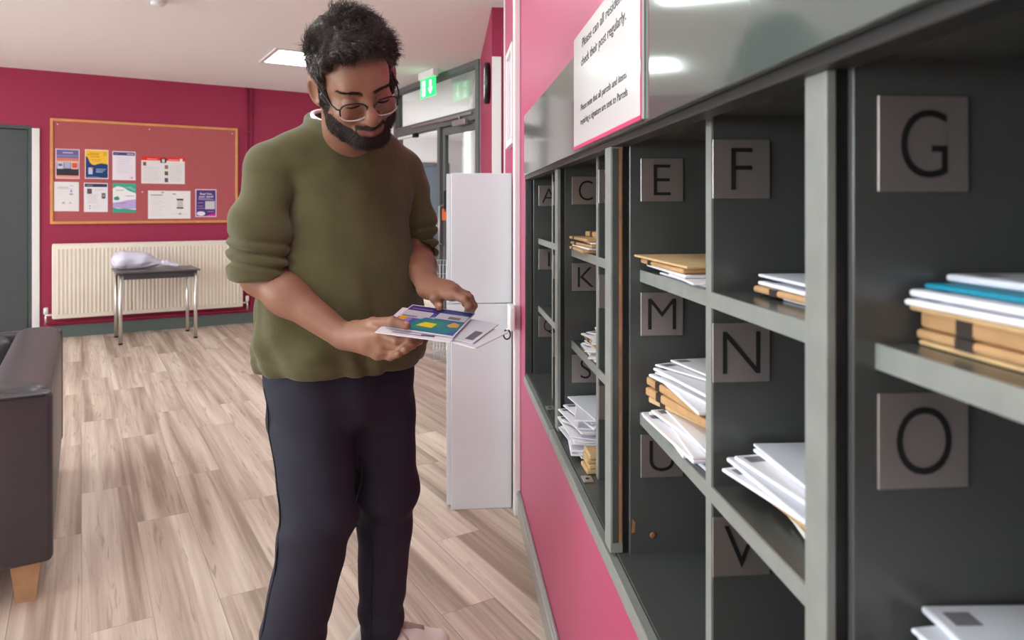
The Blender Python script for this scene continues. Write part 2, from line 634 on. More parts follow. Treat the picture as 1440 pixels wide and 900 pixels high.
    def mesh(s):
        f = s.f
        f[0], f[-1] = 1, 1
        f[:, 0], f[:, -1] = 1, 1
        f[:, :, 0], f[:, :, -1] = 1, 1
        neg = f < 0
        n8 = [neg[i:neg.shape[0] - 1 + i, j:neg.shape[1] - 1 + j, k:neg.shape[2] - 1 + k] for i in (0, 1) for j in (0, 1) for k in (0, 1)]
        anyn = np.zeros_like(n8[0]); alln = np.ones_like(n8[0])
        for q in n8:
            anyn |= q; alln &= q
        act = anyn & ~alln
        I, J, K = np.nonzero(act)
        vid = np.full(act.shape, -1, dtype=np.int64)
        vid[I, J, K] = np.arange(len(I))
        acc = np.zeros((len(I), 3)); cnt = np.zeros(len(I))
        corners = [(i, j, k) for i in (0, 1) for j in (0, 1) for k in (0, 1)]
        for ci in range(8):
            for cj in range(ci + 1, 8):
                a, b = corners[ci], corners[cj]
                if sum(abs(a[i] - b[i]) for i in range(3)) != 1: continue
                fa = f[I + a[0], J + a[1], K + a[2]].astype(np.float64)
                fb = f[I + b[0], J + b[1], K + b[2]].astype(np.float64)
                m = (fa < 0) != (fb < 0)
                t = np.where(m, fa / np.where(m, fa - fb, 1), 0)
                for d_, (A, idx) in enumerate(zip(s.ax, (I, J, K))):
                    pa, pb = A[idx + a[d_]], A[idx + b[d_]]
                    acc[:, d_] += np.where(m, pa + t * (pb - pa), 0)
                cnt += m
        V = acc / cnt[:, None]
        quads = []
        for axis in range(3):
            sl0 = [slice(1, -1)] * 3; sl1 = [slice(1, -1)] * 3
            sl0[axis] = slice(0, -1); sl1[axis] = slice(1, None)
            a, b = neg[tuple(sl0)], neg[tuple(sl1)]
            for flip, mask in ((False, a & ~b), (True, ~a & b)):
                i, j, k = np.nonzero(mask)
                idx = [i + 1, j + 1, k + 1]
                idx[axis] = idx[axis] - 1
                o1, o2 = [(1, 2), (2, 0), (0, 1)][axis]

                def at(d1, d2):
                    q = [v.copy() for v in idx]
                    q[o1] -= d1; q[o2] -= d2
                    return vid[q[0], q[1], q[2]]
                quad = np.stack([at(1, 1), at(0, 1), at(0, 0), at(1, 0)], 1)
                if flip: quad = quad[:, ::-1]
                quads.append(quad)
        Q = np.concatenate(quads)
        Q = Q[(Q >= 0).all(1)]
        return V, Q

    def build(s, name, m, parent=None, loc=None, smooth=1, post=None, mats=None):
        V, Q = s.mesh()
        V = relax(V, Q, smooth)
        if post is not None: V = post(V)
        return mesh_object(name, V, Q, m, parent, loc)


def relax(V, Q, n):
    for _ in range(n):
        acc = np.zeros_like(V); c = np.zeros(len(V))
        for a, b in ((0, 1), (1, 2), (2, 3), (3, 0)):
            np.add.at(acc, Q[:, a], V[Q[:, b]]); np.add.at(acc, Q[:, b], V[Q[:, a]])
            np.add.at(c, Q[:, a], 1); np.add.at(c, Q[:, b], 1)
        V = 0.5 * V + 0.5 * acc / np.maximum(c, 1)[:, None]
    return V


def mesh_object(name, V, Q, m, parent=None, loc=None, mats=None, midx=None, smooth=True):
    if loc is None: loc = WL[parent.name] if parent is not None else Vector((0, 0, 0))
    me = bpy.data.meshes.new(name)
    me.from_pydata((V - np.array(loc)).tolist(), [], Q.tolist() if hasattr(Q, 'tolist') else Q)
    for mm in (mats or [m]): me.materials.append(mm)
    if midx is not None: me.polygons.foreach_set('material_index', np.asarray(midx, dtype=np.int32))
    if smooth: me.polygons.foreach_set('use_smooth', np.ones(len(me.polygons), dtype=bool))
    me.update()
    return link(bpy.data.objects.new(name, me), parent, loc)
# =================================================================== THE SETTING
def structure(o):
    o['kind'] = 'structure'
    return o


H = 2.6
FX0, FX1, FY0, FY1 = -9.6, 3.0, -4.0, 15.2
fl = MB().box((FX0, FY0, -0.1), (FX1, FY1, 0.0), m=M['floor'])
structure(fl.build('floor'))
structure(MB().box((FX0, FY0, H), (FX1, FY1, H + 0.1), m=M['ceiling']).build('ceiling'))

# the magenta wall with the pigeonhole opening
OPEN_Z0, OPEN_Z1 = 0.584, 1.40
S_FAR = sY(2.745)
S_NEAR = -0.26
S_END = sY(3.68)
w = MB()
w.box((0, -3.9, 0), (0.45, S_END, OPEN_Z0), RW, M['pink'])
w.box((0, -3.9, OPEN_Z1), (0.45, S_END, H), RW, M['pink'])
w.box((0, S_FAR, OPEN_Z0), (0.45, S_END, OPEN_Z1), RW, M['pink'])
w.box((0, -3.9, OPEN_Z0), (0.45, S_NEAR, OPEN_Z1), RW, M['pink'])
w.box((0.375, S_NEAR, OPEN_Z0), (0.45, S_FAR, OPEN_Z1), RW, M['pink'])
structure(w.build('wall_right'))
# the same wall beyond the side passage, running on into the corridor
S_FAR0 = sY(4.74)
w = MB()
w.box((0, S_FAR0, 0), (0.25, sY(6.32), H), RW, M['pink_flat'])
structure(w.build('wall_passage'))
structure(MB().box((0, sY(6.33), 0), (0.25, 15.0, H), RW, M['white_wall']).build('wall_corridor'))
structure(MB().box((1.7, -3.9, 0), (1.8, 15.0, H), RW, M['white_wall']).build('wall_passage_end'))
# back wall with the door recess
A0 = aU(45)[0]
DL = A0 - 0.96
w = MB()
ACK = (CK - B0).dot(E)
w.box((A0, 0, 0), (ACK + 0.02, 0.12, H), BW, M['pink_flat'])
w.box((-4.4, 0, 0), (DL, 0.12, H), BW, M['pink_flat'])
w.box((DL, 0, 2.06), (A0, 0.12, H), BW, M['pink_flat'])
w.box((DL, 0.112, 0), (A0, 0.16, 2.06), BW, M['doorgrey'])  # backing added behind the door to stop light leaking through its gap
structure(w.build('wall_back'))
# left wall and the wall behind the camera (outside the frame; they close the room)
LW0 = BW @ Vector((-4.4, 0, 0))
def wall_with_added_windows(name, T, length, wins, z0=0.9, z1=2.35):  # window openings are added in unseen walls to let daylight in
    q = MB()
    x = 0.0
    for a, b in wins:
        q.box((x, 0, 0), (a, -0.12, H), T, M['white_wall'])
        q.box((a, 0, 0), (b, -0.12, z0), T, M['white_wall'])
        q.box((a, 0, z1), (b, -0.12, H), T, M['white_wall'])
        x = b
    q.box((x, 0, 0), (length, -0.12, H), T, M['white_wall'])
    structure(q.build(name))


def added_window(n, T, a, b, z0=0.9, z1=2.35):
    q = MB()
    f = 0.05
    q.box((a, -0.03, z0), (b, -0.09, z0 + f), T, M['white'])
    q.box((a, -0.03, z1 - f), (b, -0.09, z1), T, M['white'])
    k = 3
    for i in range(k + 1):
        x = a + (b - a - f) * i / k
        q.box((x, -0.03, z0 + f), (x + f, -0.09, z1 - f), T, M['white'])
    structure(q.build('window_%d' % n))
    # light portal for sky light coming through the added window
    la = bpy.data.lights.new('window_daylight', 'AREA')
    la.shape = 'RECTANGLE'
    la.size = b - a
    la.size_y = z1 - z0
    la.cycles.is_portal = True
    lo = bpy.data.objects.new('window_daylight', la)
    COL.objects.link(lo)
    c = T @ Vector(((a + b) / 2, -0.14, (z0 + z1) / 2))
    lo.location = c
    nrm_ = (T.to_3x3() @ Vector((0, 1, 0))).normalized()
    lo.rotation_euler = (-nrm_).to_track_quat('Z', 'Y').to_euler()


TLW = frame(LW0, -P, E)
wall_with_added_windows('wall_left', TLW, 12.5, [(0.8, 4.4), (5.0, 8.6)])
added_window(2, TLW, 0.8, 4.4)
added_window(3, TLW, 5.0, 8.6)
TFW = frame(Vector((FX0, -3.8, 0)), (1, 0, 0), (0, 1, 0))
wall_with_added_windows('wall_front', TFW, FX1 - FX0, [(1.2, 4.6)])
added_window(4, TFW, 1.2, 4.6)
# corridor walls beyond the glazed partition
TCW = PW @ Matrix.Translation((-4.2, 0, 0))
wall_with_added_windows('wall_corridor_left', TCW, 4.2, [(0.5, 3.6)], 0.7, 2.4)
added_window(5, TCW, 0.5, 3.6, 0.7, 2.4)  # hidden window added to flood the corridor with daylight
FW0 = PW @ Vector((-4.2, 0, 0))
FWM = frame(FW0, E, P)
structure(MB().box((-0.1, 0, 0), (4.6, 0.12, H), FWM, M['white_wall']).build('wall_corridor_end'))
cf = MB().box((-4.2, 0.02, 0.001), (-1.2, 3.6, 0.006), PW, M['bluecarpet'])
structure(cf.build('floor_corridor'))

# skirtings
bb = MB()
bb.box((A0 + 0.17, -0.016, 0), (ACK, 0, 0.115), BW, M['skirt'], 0.004)
structure(bb.build('baseboard_back'))
bb = MB()
bb.box((-0.012, -3.8, 0), (0, sY(2.985), 0.105), RW, M['skirt2'], 0.004)
bb.box((-0.017, -3.8, 0.088), (0, sY(2.985), 0.097), RW, M['steel'], 0.002)
structure(bb.build('baseboard_right'))

# door in the back wall
d = MB()
d.box((DL + 0.03, 0.03, 0.006), (A0 - 0.035, 0.075, 2.02), BW, M['doorgrey'], 0.003)
door = structure(d.build('door_1'))
d = MB()
d.box((DL, -0.004, 2.025), (A0, 0.11, 2.06), BW, M['doorgrey'], 0.003)
d.box((A0 - 0.03, 0.0, 0), (A0, 0.11, 2.03), BW, M['doorgrey'], 0.003)
d.box((DL, 0.0, 0), (DL + 0.03, 0.11, 2.03), BW, M['doorgrey'], 0.003)
d.build('door_frame', door)
d = MB()
d.box((A0, -0.018, 0), (A0 + 0.062, 0, 2.035), BW, M['white'], 0.004)
structure(d.build('trim_1'))
d = MB()
d.tube([BW @ Vector((DL + 0.1, 0.03, 1.0)), BW @ Vector((DL + 0.1, -0.03, 1.0)), BW @ Vector((DL + 0.2, -0.03, 1.0))], 0.009, 10, M['steel'])
d.build('door_handle', door)

# glazed partition: transom window over a pair of doors
CE = 2.66
FR = M['framegrey']
t = MB()
t.box((0.0, 0.0, 0), (0.645, 0.1, H), PW, M['white_wall'])
structure(t.build('wall_partition'))
t = MB()
t.box((0.645, -0.005, 0.0), (0.705, 0.09, H), PW, FR, 0.003)
t.box((CE - 0.06, -0.005, 0.0), (CE, 0.09, H), PW, FR, 0.003)
t.box((0.705, -0.005, H - 0.055), (CE - 0.06, 0.09, H), PW, FR, 0.003)
t.box((0.705, -0.005, 2.065), (CE - 0.06, 0.09, 2.165), PW, FR, 0.003)
win = structure(t.build('window_1'))
t = MB()
t.box((0.705, 0.035, 2.165), (CE - 0.06, 0.045, H - 0.055), PW, M['glass'])
t.build('pane', win)


def glass_leaf(name, T, x0, x1):
    q = MB()
    q.box((x0, 0.0, 0.01), (x0 + 0.05, 0.045, 2.055), T, FR, 0.003)
    q.box((x1 - 0.05, 0.0, 0.01), (x1, 0.045, 2.055), T, FR, 0.003)
    q.box((x0 + 0.05, 0.0, 1.985), (x1 - 0.05, 0.045, 2.055), T, FR, 0.003)
    q.box((x0 + 0.05, 0.0, 0.01), (x1 - 0.05, 0.045, 0.20), T, FR, 0.003)
    leaf = structure(q.build(name))
    MB().box((x0 + 0.05, 0.018, 0.20), (x1 - 0.05, 0.026, 1.985), T, M['glass']).build('pane', leaf)
    q = MB()
    q.tube([T @ Vector((x0 + 0.025, 0.0, 0.9)), T @ Vector((x0 + 0.025, -0.05, 0.92)), T @ Vector((x0 + 0.025, -0.05, 1.28)), T @ Vector((x0 + 0.025, 0.0, 1.3))], 0.01, 8, M['steel'])
    q.build('pull_handle', leaf)
    return leaf


t = MB()
t.box((1.80, -0.004, 0.0), (1.855, 0.085, 2.065), PW, FR, 0.003)
t.build('mullion', win)
glass_leaf('door_2', PW @ Matrix.Translation((0, 0.03, 0)), 1.86, CE - 0.065)
# far grey door at the end of the corridor
d = MB()
d.box((2.02, -0.03, 0.005), (3.0, -0.001, 2.08), FWM, M['farblue'], 0.004)
fd = structure(d.build('door_3'))
d = MB()
d.box((1.95, -0.05, 0), (2.02, -0.001, 2.15), FWM, FR, 0.004)
d.box((3.0, -0.05, 0), (3.07, -0.001, 2.15), FWM, FR, 0.004)
d.box((1.95, -0.05, 2.08), (3.07, -0.001, 2.15), FWM, FR, 0.004)
d.build('door_frame', fd)
d = MB()
d.box((2.70, -0.07, 0.92), (2.98, -0.03, 0.955), FWM, M['white'], 0.006)
d.box((2.80, -0.06, 0.955), (2.86, -0.03, 1.15), FWM, M['white'], 0.006)
d.build('door_handle', fd)

# white corner strip and trunking on the magenta wall
t = MB().box((0.0, S_FAR0 - 0.012, 0), (0.062, S_FAR0 - 0.0005, 2.27), RW, M['white'], 0.002)
structure(t.build('trim_2'))
t = MB().box((-0.006, S_END - 0.02, 0), (0.006, S_END + 0.006, H), RW, M['white'], 0.002)
structure(t.build('trim_3'))
t = MB().box((-0.026, sY(2.90), 0), (0.0, sY(2.965), H), RW, M['white'], 0.004)
structure(t.build('trim_4'))

# =================================================================== CEILING FITTINGS
def ceiling_light(x, y, label, ang=None):
    T = frame((x, y, H), E, P)
    r = empty('ceiling_light', (x, y, H), label, 'ceiling light', 'recessed ceiling light panels')
    q = MB()
    o, i = 0.325, 0.285
    q.box((-o, -o, -0.012), (o, -i, 0.0), T, M['white'], 0.003)
    q.box((-o, i, -0.012), (o, o, 0.0), T, M['white'], 0.003)
    q.box((-o, -i, -0.012), (-i, i, 0.0), T, M['white'], 0.003)
    q.box((i, -i, -0.012), (o, i, 0.0), T, M['white'], 0.003)
    q.build('trim_frame', r)
    MB().box((-i, -i, -0.006), (i, i, -0.001), T, M['light']).build('diffuser', r)
    return r


C1 = Vector((-1.856, 6.359))
ceiling_light(C1.x, C1.y, 'lit square panel in the ceiling just left of the man\'s head')
C2 = Vector((-1.36, 4.08))
ceiling_light(C2.x, C2.y, 'lit square panel in the ceiling above and before the man')
for i, (x, y, lb) in enumerate([(-4.5, 4.3, 'lit square ceiling panel above the table and sofa end'),  # panels added out of view to light room, corridor and passage
                 (-3.5, 2.6, 'lit square ceiling panel above the black sofa'),
                 (-1.05, 2.5, 'lit square ceiling panel right above the standing man'),
                 (-2.4, 0.3, 'lit square ceiling panel left of the camera'),
                 (-0.6, 0.6, 'lit square ceiling panel over the near pigeonholes'),
                 (-5.6, 3.6, 'lit square ceiling panel before the dark door'),
                 (-1.6, -1.9, 'lit square ceiling panel behind the camera'),
                 (-2.35, 10.5, 'lit square ceiling panel inside the corridor beyond the glazed doors'),  # corridor panels added where the frame and the man hide them
                 (-2.75, 11.5, 'lit square ceiling panel midway along the corridor'),
                 (-3.25, 12.35, 'lit square ceiling panel before the far grey door'),
                 (0.85, 4.2, 'lit square ceiling panel in the side passage')]):
    ceiling_light(x, y, lb)

sd = empty('smoke_detector', W(222, -2, 4.55).xy.to_3d() + Vector((0, 0, H)), 'round white smoke detector on the ceiling at the top left', 'smoke detector')
T = Matrix.Translation(WL[sd.name]) @ Matrix.Rotation(math.pi, 4, 'X')
MB().lathe([(0.06, 0), (0.06, 0.012), (0.052, 0.022)], T, 28, M['white']).build('base_plate', sd)
MB().lathe([(0.044, 0.022), (0.042, 0.038), (0.03, 0.046), (0.012, 0.048)], T, 28, M['cab_white']).build('sensor_dome', sd)

# emergency exit sign under the ceiling, in front of the transom
YS = 6.93
sx = Vector(((602 - 720) / 1000 * YS, YS, 0))
T = frame(sx, -P, E)        # along the partition; local y towards the corridor, z up
es = empty('exit_sign', (sx.x, sx.y, H), 'green lit emergency exit sign hanging from the ceiling before the glazed doors', 'exit sign')
MB().box((-0.175, -0.03, 2.53), (0.175, 0.03, H), T, M['white'], 0.006).build('housing', es)
q = MB().box((-0.17, -0.006, 2.35), (0.17, 0.006, 2.53), T, M['exit'], 0.002)
pan = q.build('sign_panel', es)
# pictogram on both faces: running figure, arrow and doorway
for side in (-1, 1):
    Tp = T @ frame((0, side * 0.0065, 2.44), (-side * -1.0, 0, 0), (0, 0, 1)) if False else T @ frame((0, side * 0.0072, 2.44), (float(-side), 0, 0), (0, 0, 1))
    q = MB()
    q.poly([(-0.13, -0.075), (-0.055, -0.075), (-0.055, 0.075), (-0.13, 0.075)], Tp, M['exitw'], 0.0008)          # doorway
    q.poly([(0.045, 0.07), (0.085, 0.07), (0.085, -0.005), (0.115, -0.005), (0.065, -0.07), (0.015, -0.005), (0.045, -0.005)], Tp, M['exitw'], 0.0008)   # arrow
    q.build('pictogram', es)
    q = MB()
    Tq = Tp @ Matrix.Translation((-0.09, 0, 0.0012))
    q.poly([(0.012 * math.cos(a * math.pi / 5) + 0.012, 0.045 + 0.012 * math.sin(a * math.pi / 5)) for a in range(10)], Tq, M['exit'], 0.0006)
    q.poly([(-0.012, 0.03), (0.014, 0.03), (0.006, -0.012), (-0.014, -0.012)], Tq, M['exit'], 0.0006)
    q.poly([(-0.014, -0.012), (0.0, -0.012), (-0.022, -0.055), (-0.03, -0.05)], Tq, M['exit'], 0.0006)
    q.poly([(-0.004, -0.012), (0.006, -0.012), (0.024, -0.035), (0.018, -0.058), (0.01, -0.056), (0.013, -0.036)], Tq, M['exit'], 0.0006)
    q.poly([(0.012, 0.03), (0.03, 0.008), (0.026, 0.002), (0.008, 0.022)], Tq, M['exit'], 0.0006)
    q.poly([(-0.012, 0.03), (-0.032, 0.012), (-0.028, 0.005), (-0.008, 0.02)], Tq, M['exit'], 0.0006)
    q.build('running_figure', es)

# door closers on the transom bar
dc = empty('door_closer', PW @ Vector((2.4, -0.005, 2.06)), 'silver door closer with a long slide rail on the transom bar', 'door closer')
MB().box((2.22, -0.05, 2.035), (2.48, -0.006, 2.085), PW, M['steel'], 0.004).build('body', dc)
MB().box((1.22, -0.03, 2.115), (2.56, -0.006, 2.137), PW, M['steel'], 0.003).build('slide_rail', dc)
MB().tube([PW @ Vector((2.36, -0.04, 2.09)), PW @ Vector((2.36, -0.04, 2.11)), PW @ Vector((1.95, -0.034, 2.11))], 0.008, 8, M['steel']).build('arm', dc)
dc = empty('door_closer', PW @ Vector((0.95, -0.005, 2.03)), 'small pale closer rail under the left end of the transom bar', 'door closer')
MB().box((0.76, 0.0, 2.035), (1.25, 0.04, 2.06), PW, M['white'], 0.003).build('slide_rail', dc)
MB().box((1.2, -0.012, 2.02), (1.28, 0.03, 2.06), PW, M['black'], 0.003).build('end_stop', dc)

# wall clock beside the transom, seen almost edge on
T = RW @ frame((0, sY(5.0), 2.14), (0, -1, 0), (0, 0, 1))
ck = empty('wall_clock', RW @ Vector((0, sY(5.0), 2.0)), 'round black wall clock beside the transom, seen edge on', 'clock')
MB().lathe([(0.142, 0.001), (0.146, 0.02), (0.142, 0.036), (0.128, 0.040), (0.126, 0.034), (0.0005, 0.034)], T, 40, M['black']).build('case', ck)
MB().lathe([(0.125, 0.0345), (0.124, 0.0352)], T, 40, M['paper']).build('dial', ck)
q = MB()
q.box((-0.004, -0.01, 0.0356), (0.004, 0.07, 0.037), T, M['ink'])
q.box((-0.01, -0.003, 0.0374), (0.1, 0.003, 0.0386), T, M['ink'])
q.build('hands', ck)
# switch plate under the clock
sp = empty('switch_plate', RW @ Vector((-0.005, sY(5.3), 1.3)), 'small pale switch plate on the wall below the clock', 'switch')
MB().box((-0.012, sY(5.26), 1.32), (-0.0005, sY(5.36), 1.44), RW, M['white'], 0.003).build('face_plate', sp)
MB().box((-0.02, sY(5.29), 1.36), (-0.012, sY(5.33), 1.40), RW, M['cab_white'], 0.003).build('rocker', sp)

# framed print on the magenta wall above the white cabinet
pf = empty('picture_frame', RW @ Vector((0, sY(3.2), 1.53)), 'white framed print on the magenta wall above the tall white cabinet', 'picture')
s0, s1, z0, z1 = sY(3.06), sY(3.36), 1.535, 1.975
q = MB()
fw = 0.028
q.box((-0.024, s0, z0), (-0.0005, s1, z0 + fw), RW, M['white'], 0.003)
q.box((-0.024, s0, z1 - fw), (-0.0005, s1, z1), RW, M['white'], 0.003)
q.box((-0.024, s0, z0 + fw), (-0.0005, s0 + fw, z1 - fw), RW, M['white'], 0.003)
q.box((-0.024, s1 - fw, z0 + fw), (-0.0005, s1, z1 - fw), RW, M['white'], 0.003)
q.build('frame', pf)
MB().box((-0.012, s0 + fw, z0 + fw), (-0.006, s1 - fw, z1 - fw), RW, mat('pale_print', (206, 186, 200), 0.25, vary=(9, 0.12))).build('print', pf)
# =================================================================== PIGEONHOLES
UN = M['unit']; UE = M['unit_edge']
Z_S1, Z_S2, Z_FL, Z_TOP = 1.140, 0.880, 0.620, 1.376
N_F, N_G, N_B = 0.032, 0.051, 0.350     # carcass front, shelf front, back
PL = 0.079


def letter_plate(unit, letter, Yface, ztop, n0=None):
    s = sY(Yface, 0.05)
    n0 = N_G + 0.001 if n0 is None else n0
    T = RW @ frame((n0 + PL / 2, s - 0.0008, ztop - PL / 2), (1, 0, 0), (0, 0, 1))
    q = MB().box((-PL / 2, -PL / 2, 0.0), (PL / 2, PL / 2, 0.0022), T, M['alu'], 0.0006, 1)
    pl = q.build('letter_plate', unit)
    pl['label'] = 'brushed metal plate with a thin black capital ' + letter
    q = MB()
    put_text(q, letter, 0.056, T @ Matrix.Translation((0, 0, 0.0024)), M['ink'], 0.0006, by='bbox', bold=-0.012, xs=0.82 if letter in 'GOCQ' else 1.0)
    q.build('letter', pl)


def pigeonhole(label, Yfar, Ynear, Ydiv, letters_far, letters_div):
    """one carcass of two columns by three rows; Yfar = camera-facing side of its far panel"""
    sf, sn, sd = sY(Yfar, .05), sY(Ynear, .05), sY(Ydiv, .05)
    base = RW @ Vector((N_F, (sf + sn) / 2, 0.6))
    u = empty('pigeonhole_unit', base, label, 'mail rack', 'grey pigeonhole units in the magenta wall')
    t = 0.018
    MB().box((N_F, sf, 0.6), (N_B, sf + t, Z_TOP + t), RW, UN, 0.001, 1).build('side_panel', u)
    MB().box((N_F, sn - t, 0.6), (N_B, sn, Z_TOP + t), RW, UN, 0.001, 1).build('side_panel', u)
    MB().box((N_F, sn, Z_TOP), (N_B, sf, Z_TOP + t), RW, UN).build('top_panel', u)
    MB().box((0.012, sn - t, 0.598), (N_B, sf + t, Z_FL), RW, UN).build('base_panel', u)
    MB().box((N_B, sn - t, 0.598), (N_B + 0.01, sf + t, Z_TOP + t), RW, UN).build('back_panel', u)
    q = MB()
    q.box((N_G + 0.003, sd - 0.01, Z_FL), (N_B, sd + 0.01, Z_TOP), RW, UN)
    q.box((N_G, sd - 0.01, Z_FL), (N_G + 0.003, sd + 0.01, Z_TOP), RW, UE)
    q.build('divider', u)
    for zs in (Z_S1, Z_S2):
        for a, b in ((sn, sd - 0.01), (sd + 0.01, sf)):
            q = MB()
            q.box((N_G + 0.003, a, zs - 0.021), (N_B, b, zs), RW, UN)
            q.box((N_G, a, zs - 0.021), (N_G + 0.003, b, zs), RW, UE)
            q.build('shelf', u)
    for zt, lf, ld in zip((1.344, 1.099, 0.840), letters_far, letters_div):
        if lf: letter_plate(u, lf, Yfar, zt)
        if ld: letter_plate(u, ld, Ydiv - 0.0101, zt)
    return u


pigeonhole('farthest pigeonhole unit, with letters A, I and Q', 2.736, 2.070, 2.377, 'AIQ', 'BJR')
pigeonhole('pigeonhole unit with letters C, K and S, second from the far end', 2.012, 1.352, 1.669, 'CKS', 'DLT')
pigeonhole('pigeonhole unit with letters E, F, M, N, U and V', 1.299, 0.628, 0.959, 'EMU', 'FNV')
pigeonhole('nearest pigeonhole unit, with letters G and O', 0.586, -0.15, 0.210, ['G', 'O', None], [None] * 3)

# surround: sill, head rail, posts and far jamb
su = empty('pigeonhole_surround', RW @ Vector((0, 1.3, 0.59)), 'grey frame of sill, head rail and posts around the pigeonholes', 'frame')
q = MB()
for a, b in ((S_NEAR, sY(2.066)), (sY(2.072), S_FAR)):
    q.box((-0.005, a, 0.584), (0.0115, b, 0.614), RW, UE, 0.002)
q.build('sill', su)
MB().box((0.001, S_NEAR, 1.366), (0.031, S_FAR - 0.001, 1.399), RW, M['rail'], 0.001, 1).build('head_rail', su)
MB().box((0.001, sY(2.737), 0.6206), (0.026, S_FAR - 0.001, 1.365), RW, UN, 0.001, 1).build('jamb', su)
MB().box((0.026, sY(2.739), 0.622), (0.0315, S_FAR - 0.001, 1.365), RW, M['gap']).build('joint', su)


def post(Y0, Y1, n0, raw=False):
    q = MB()
    q.box((n0, sY(Y0), 0.6206), (0.0215, sY(Y1), 1.366), RW, UE, 0.0015, 2)
    p = q.build('post', su)
    q = MB()
    q.box((0.0215, sY(Y0) + 0.0005, 0.621), (0.0318, sY(Y1) - 0.0005, 1.366), RW, M['gap'])
    if raw:
        q.box((0.0135, sY(Y0) - 0.002, 0.64), (0.0185, sY(Y0) - 0.0001, 1.362), RW, M['rawwood'])
        q.box((0.002, sY(Y0) - 0.0012, 0.64), (0.0133, sY(Y0) - 0.0001, 1.362), RW, UN)
    q.build('joint', p)


post(2.014, 2.062, 0.012)
post(1.302, 1.348, -0.002, True)
post(0.588, 0.624, 0.0125)
# small scars of bare wood and screw holes
q = MB()
T = RW @ frame((0.075, sY(1.2985, .05) - 0.0004, 0.655), (1, 0, 0), (0, 0, 1))
q.lathe([(0.006, 0), (0.006, 0.0006), (0.0022, 0.0007)], T, 14, M['rawwood'])
q.build('screw_hole', su)
q = MB()
T = RW @ frame((0.038, sY(1.2985, .05) - 0.0004, 0.672), (1, 0, 0), (0, 0, 1))
q.poly([(-0.003, -0.012), (0.003, -0.01), (0.004, 0.008), (-0.001, 0.014)], T, M['rawwood'], 0.0004)
q.build('paint_chip', su)
for sY_, z_ in ((2.25, 0.6203), (1.655, 0.6203)):
    q = MB()
    T = RW @ frame((0.026, sY(sY_), z_ + 0.0002), (1, 0, 0), (0, 1, 0))
    q.box((-0.012, -0.02, 0), (0.012, 0.02, 0.003), T, M['steel'], 0.001)
    q.lathe([(0.005, 0.003), (0.004, 0.0045)], T, 12, M['gap'])
    q.build('catch_plate', su)

# glossy fascia boards over the openings
FZ0, FZ1 = 1.378, 1.600
for a, b, lb in ((1.0575, 2.66, 'far glossy grey fascia board above letters A to D, partly under the notice'),
                 (-0.2, 1.0515, 'near glossy grey fascia board above letters E to G')):
    o = MB().box((-0.012, sY(a), FZ0), (-0.0006, sY(b), FZ1), RW, M['fascia'], 0.0012, 2).build('fascia_board', None, RW @ Vector((-0.006, sY((a + b) / 2), FZ0)))
    tag(o, lb, 'panel', 'glossy fascia boards over the pigeonholes')

# notice board sign on the fascia
SY0, SY1, SZ0, SZ1 = 1.040, 1.592, 1.383, 1.629
sg = empty('notice_sign', RW @ Vector((-0.0125, sY((SY0 + SY1) / 2), SZ0)), 'white notice asking residents to check their post, fixed over the grey fascia', 'sign')
q = MB().box((-0.0175, sY(SY0), SZ0), (-0.0124, sY(SY1), SZ1), RW, mat('white_gloss_acrylic', (232, 231, 232), 0.12, spec=0.6, coat=0.5), 0.0008, 1)
q.build('board', sg)
q = MB()
pk = mat('pink_border', (214, 62, 112), 0.4)
q.box((-0.0182, sY(SY0), SZ0 - 0.001), (-0.0172, sY(SY1), SZ0 + 0.006), RW, pk)
q.box((-0.0182, sY(SY0), SZ0), (-0.0172, sY(SY0) + 0.005, SZ1), RW, pk)
q.build('border', sg)
T0 = RW @ frame((-0.0176, sY(SY1), 0), (0, -1, 0), (0, 0, 1))
for body, x, z, hgt, wdt in (('Please can all residents', 0.10, 1.590, 0.019, 0.365),
                             ('check their post regularly.', 0.09, 1.552, 0.019, 0.375),
                             ('Please note that all parcels and items', 0.085, 1.459, 0.0135, 0.385),
                             ('requiring a signature are sent to Parcels', 0.08, 1.430, 0.0135, 0.395)):
    q = MB()
    put_text(q, body, hgt, T0 @ Matrix.Translation((x, z, 0)), M['greyink'] if False else M['ink'], 0.0004, width=wdt, align='LEFT')
    q.build('lettering', sg)

# =================================================================== MAIL
WALL_ROT = math.atan2(WN.y, WN.x)
_env = {}


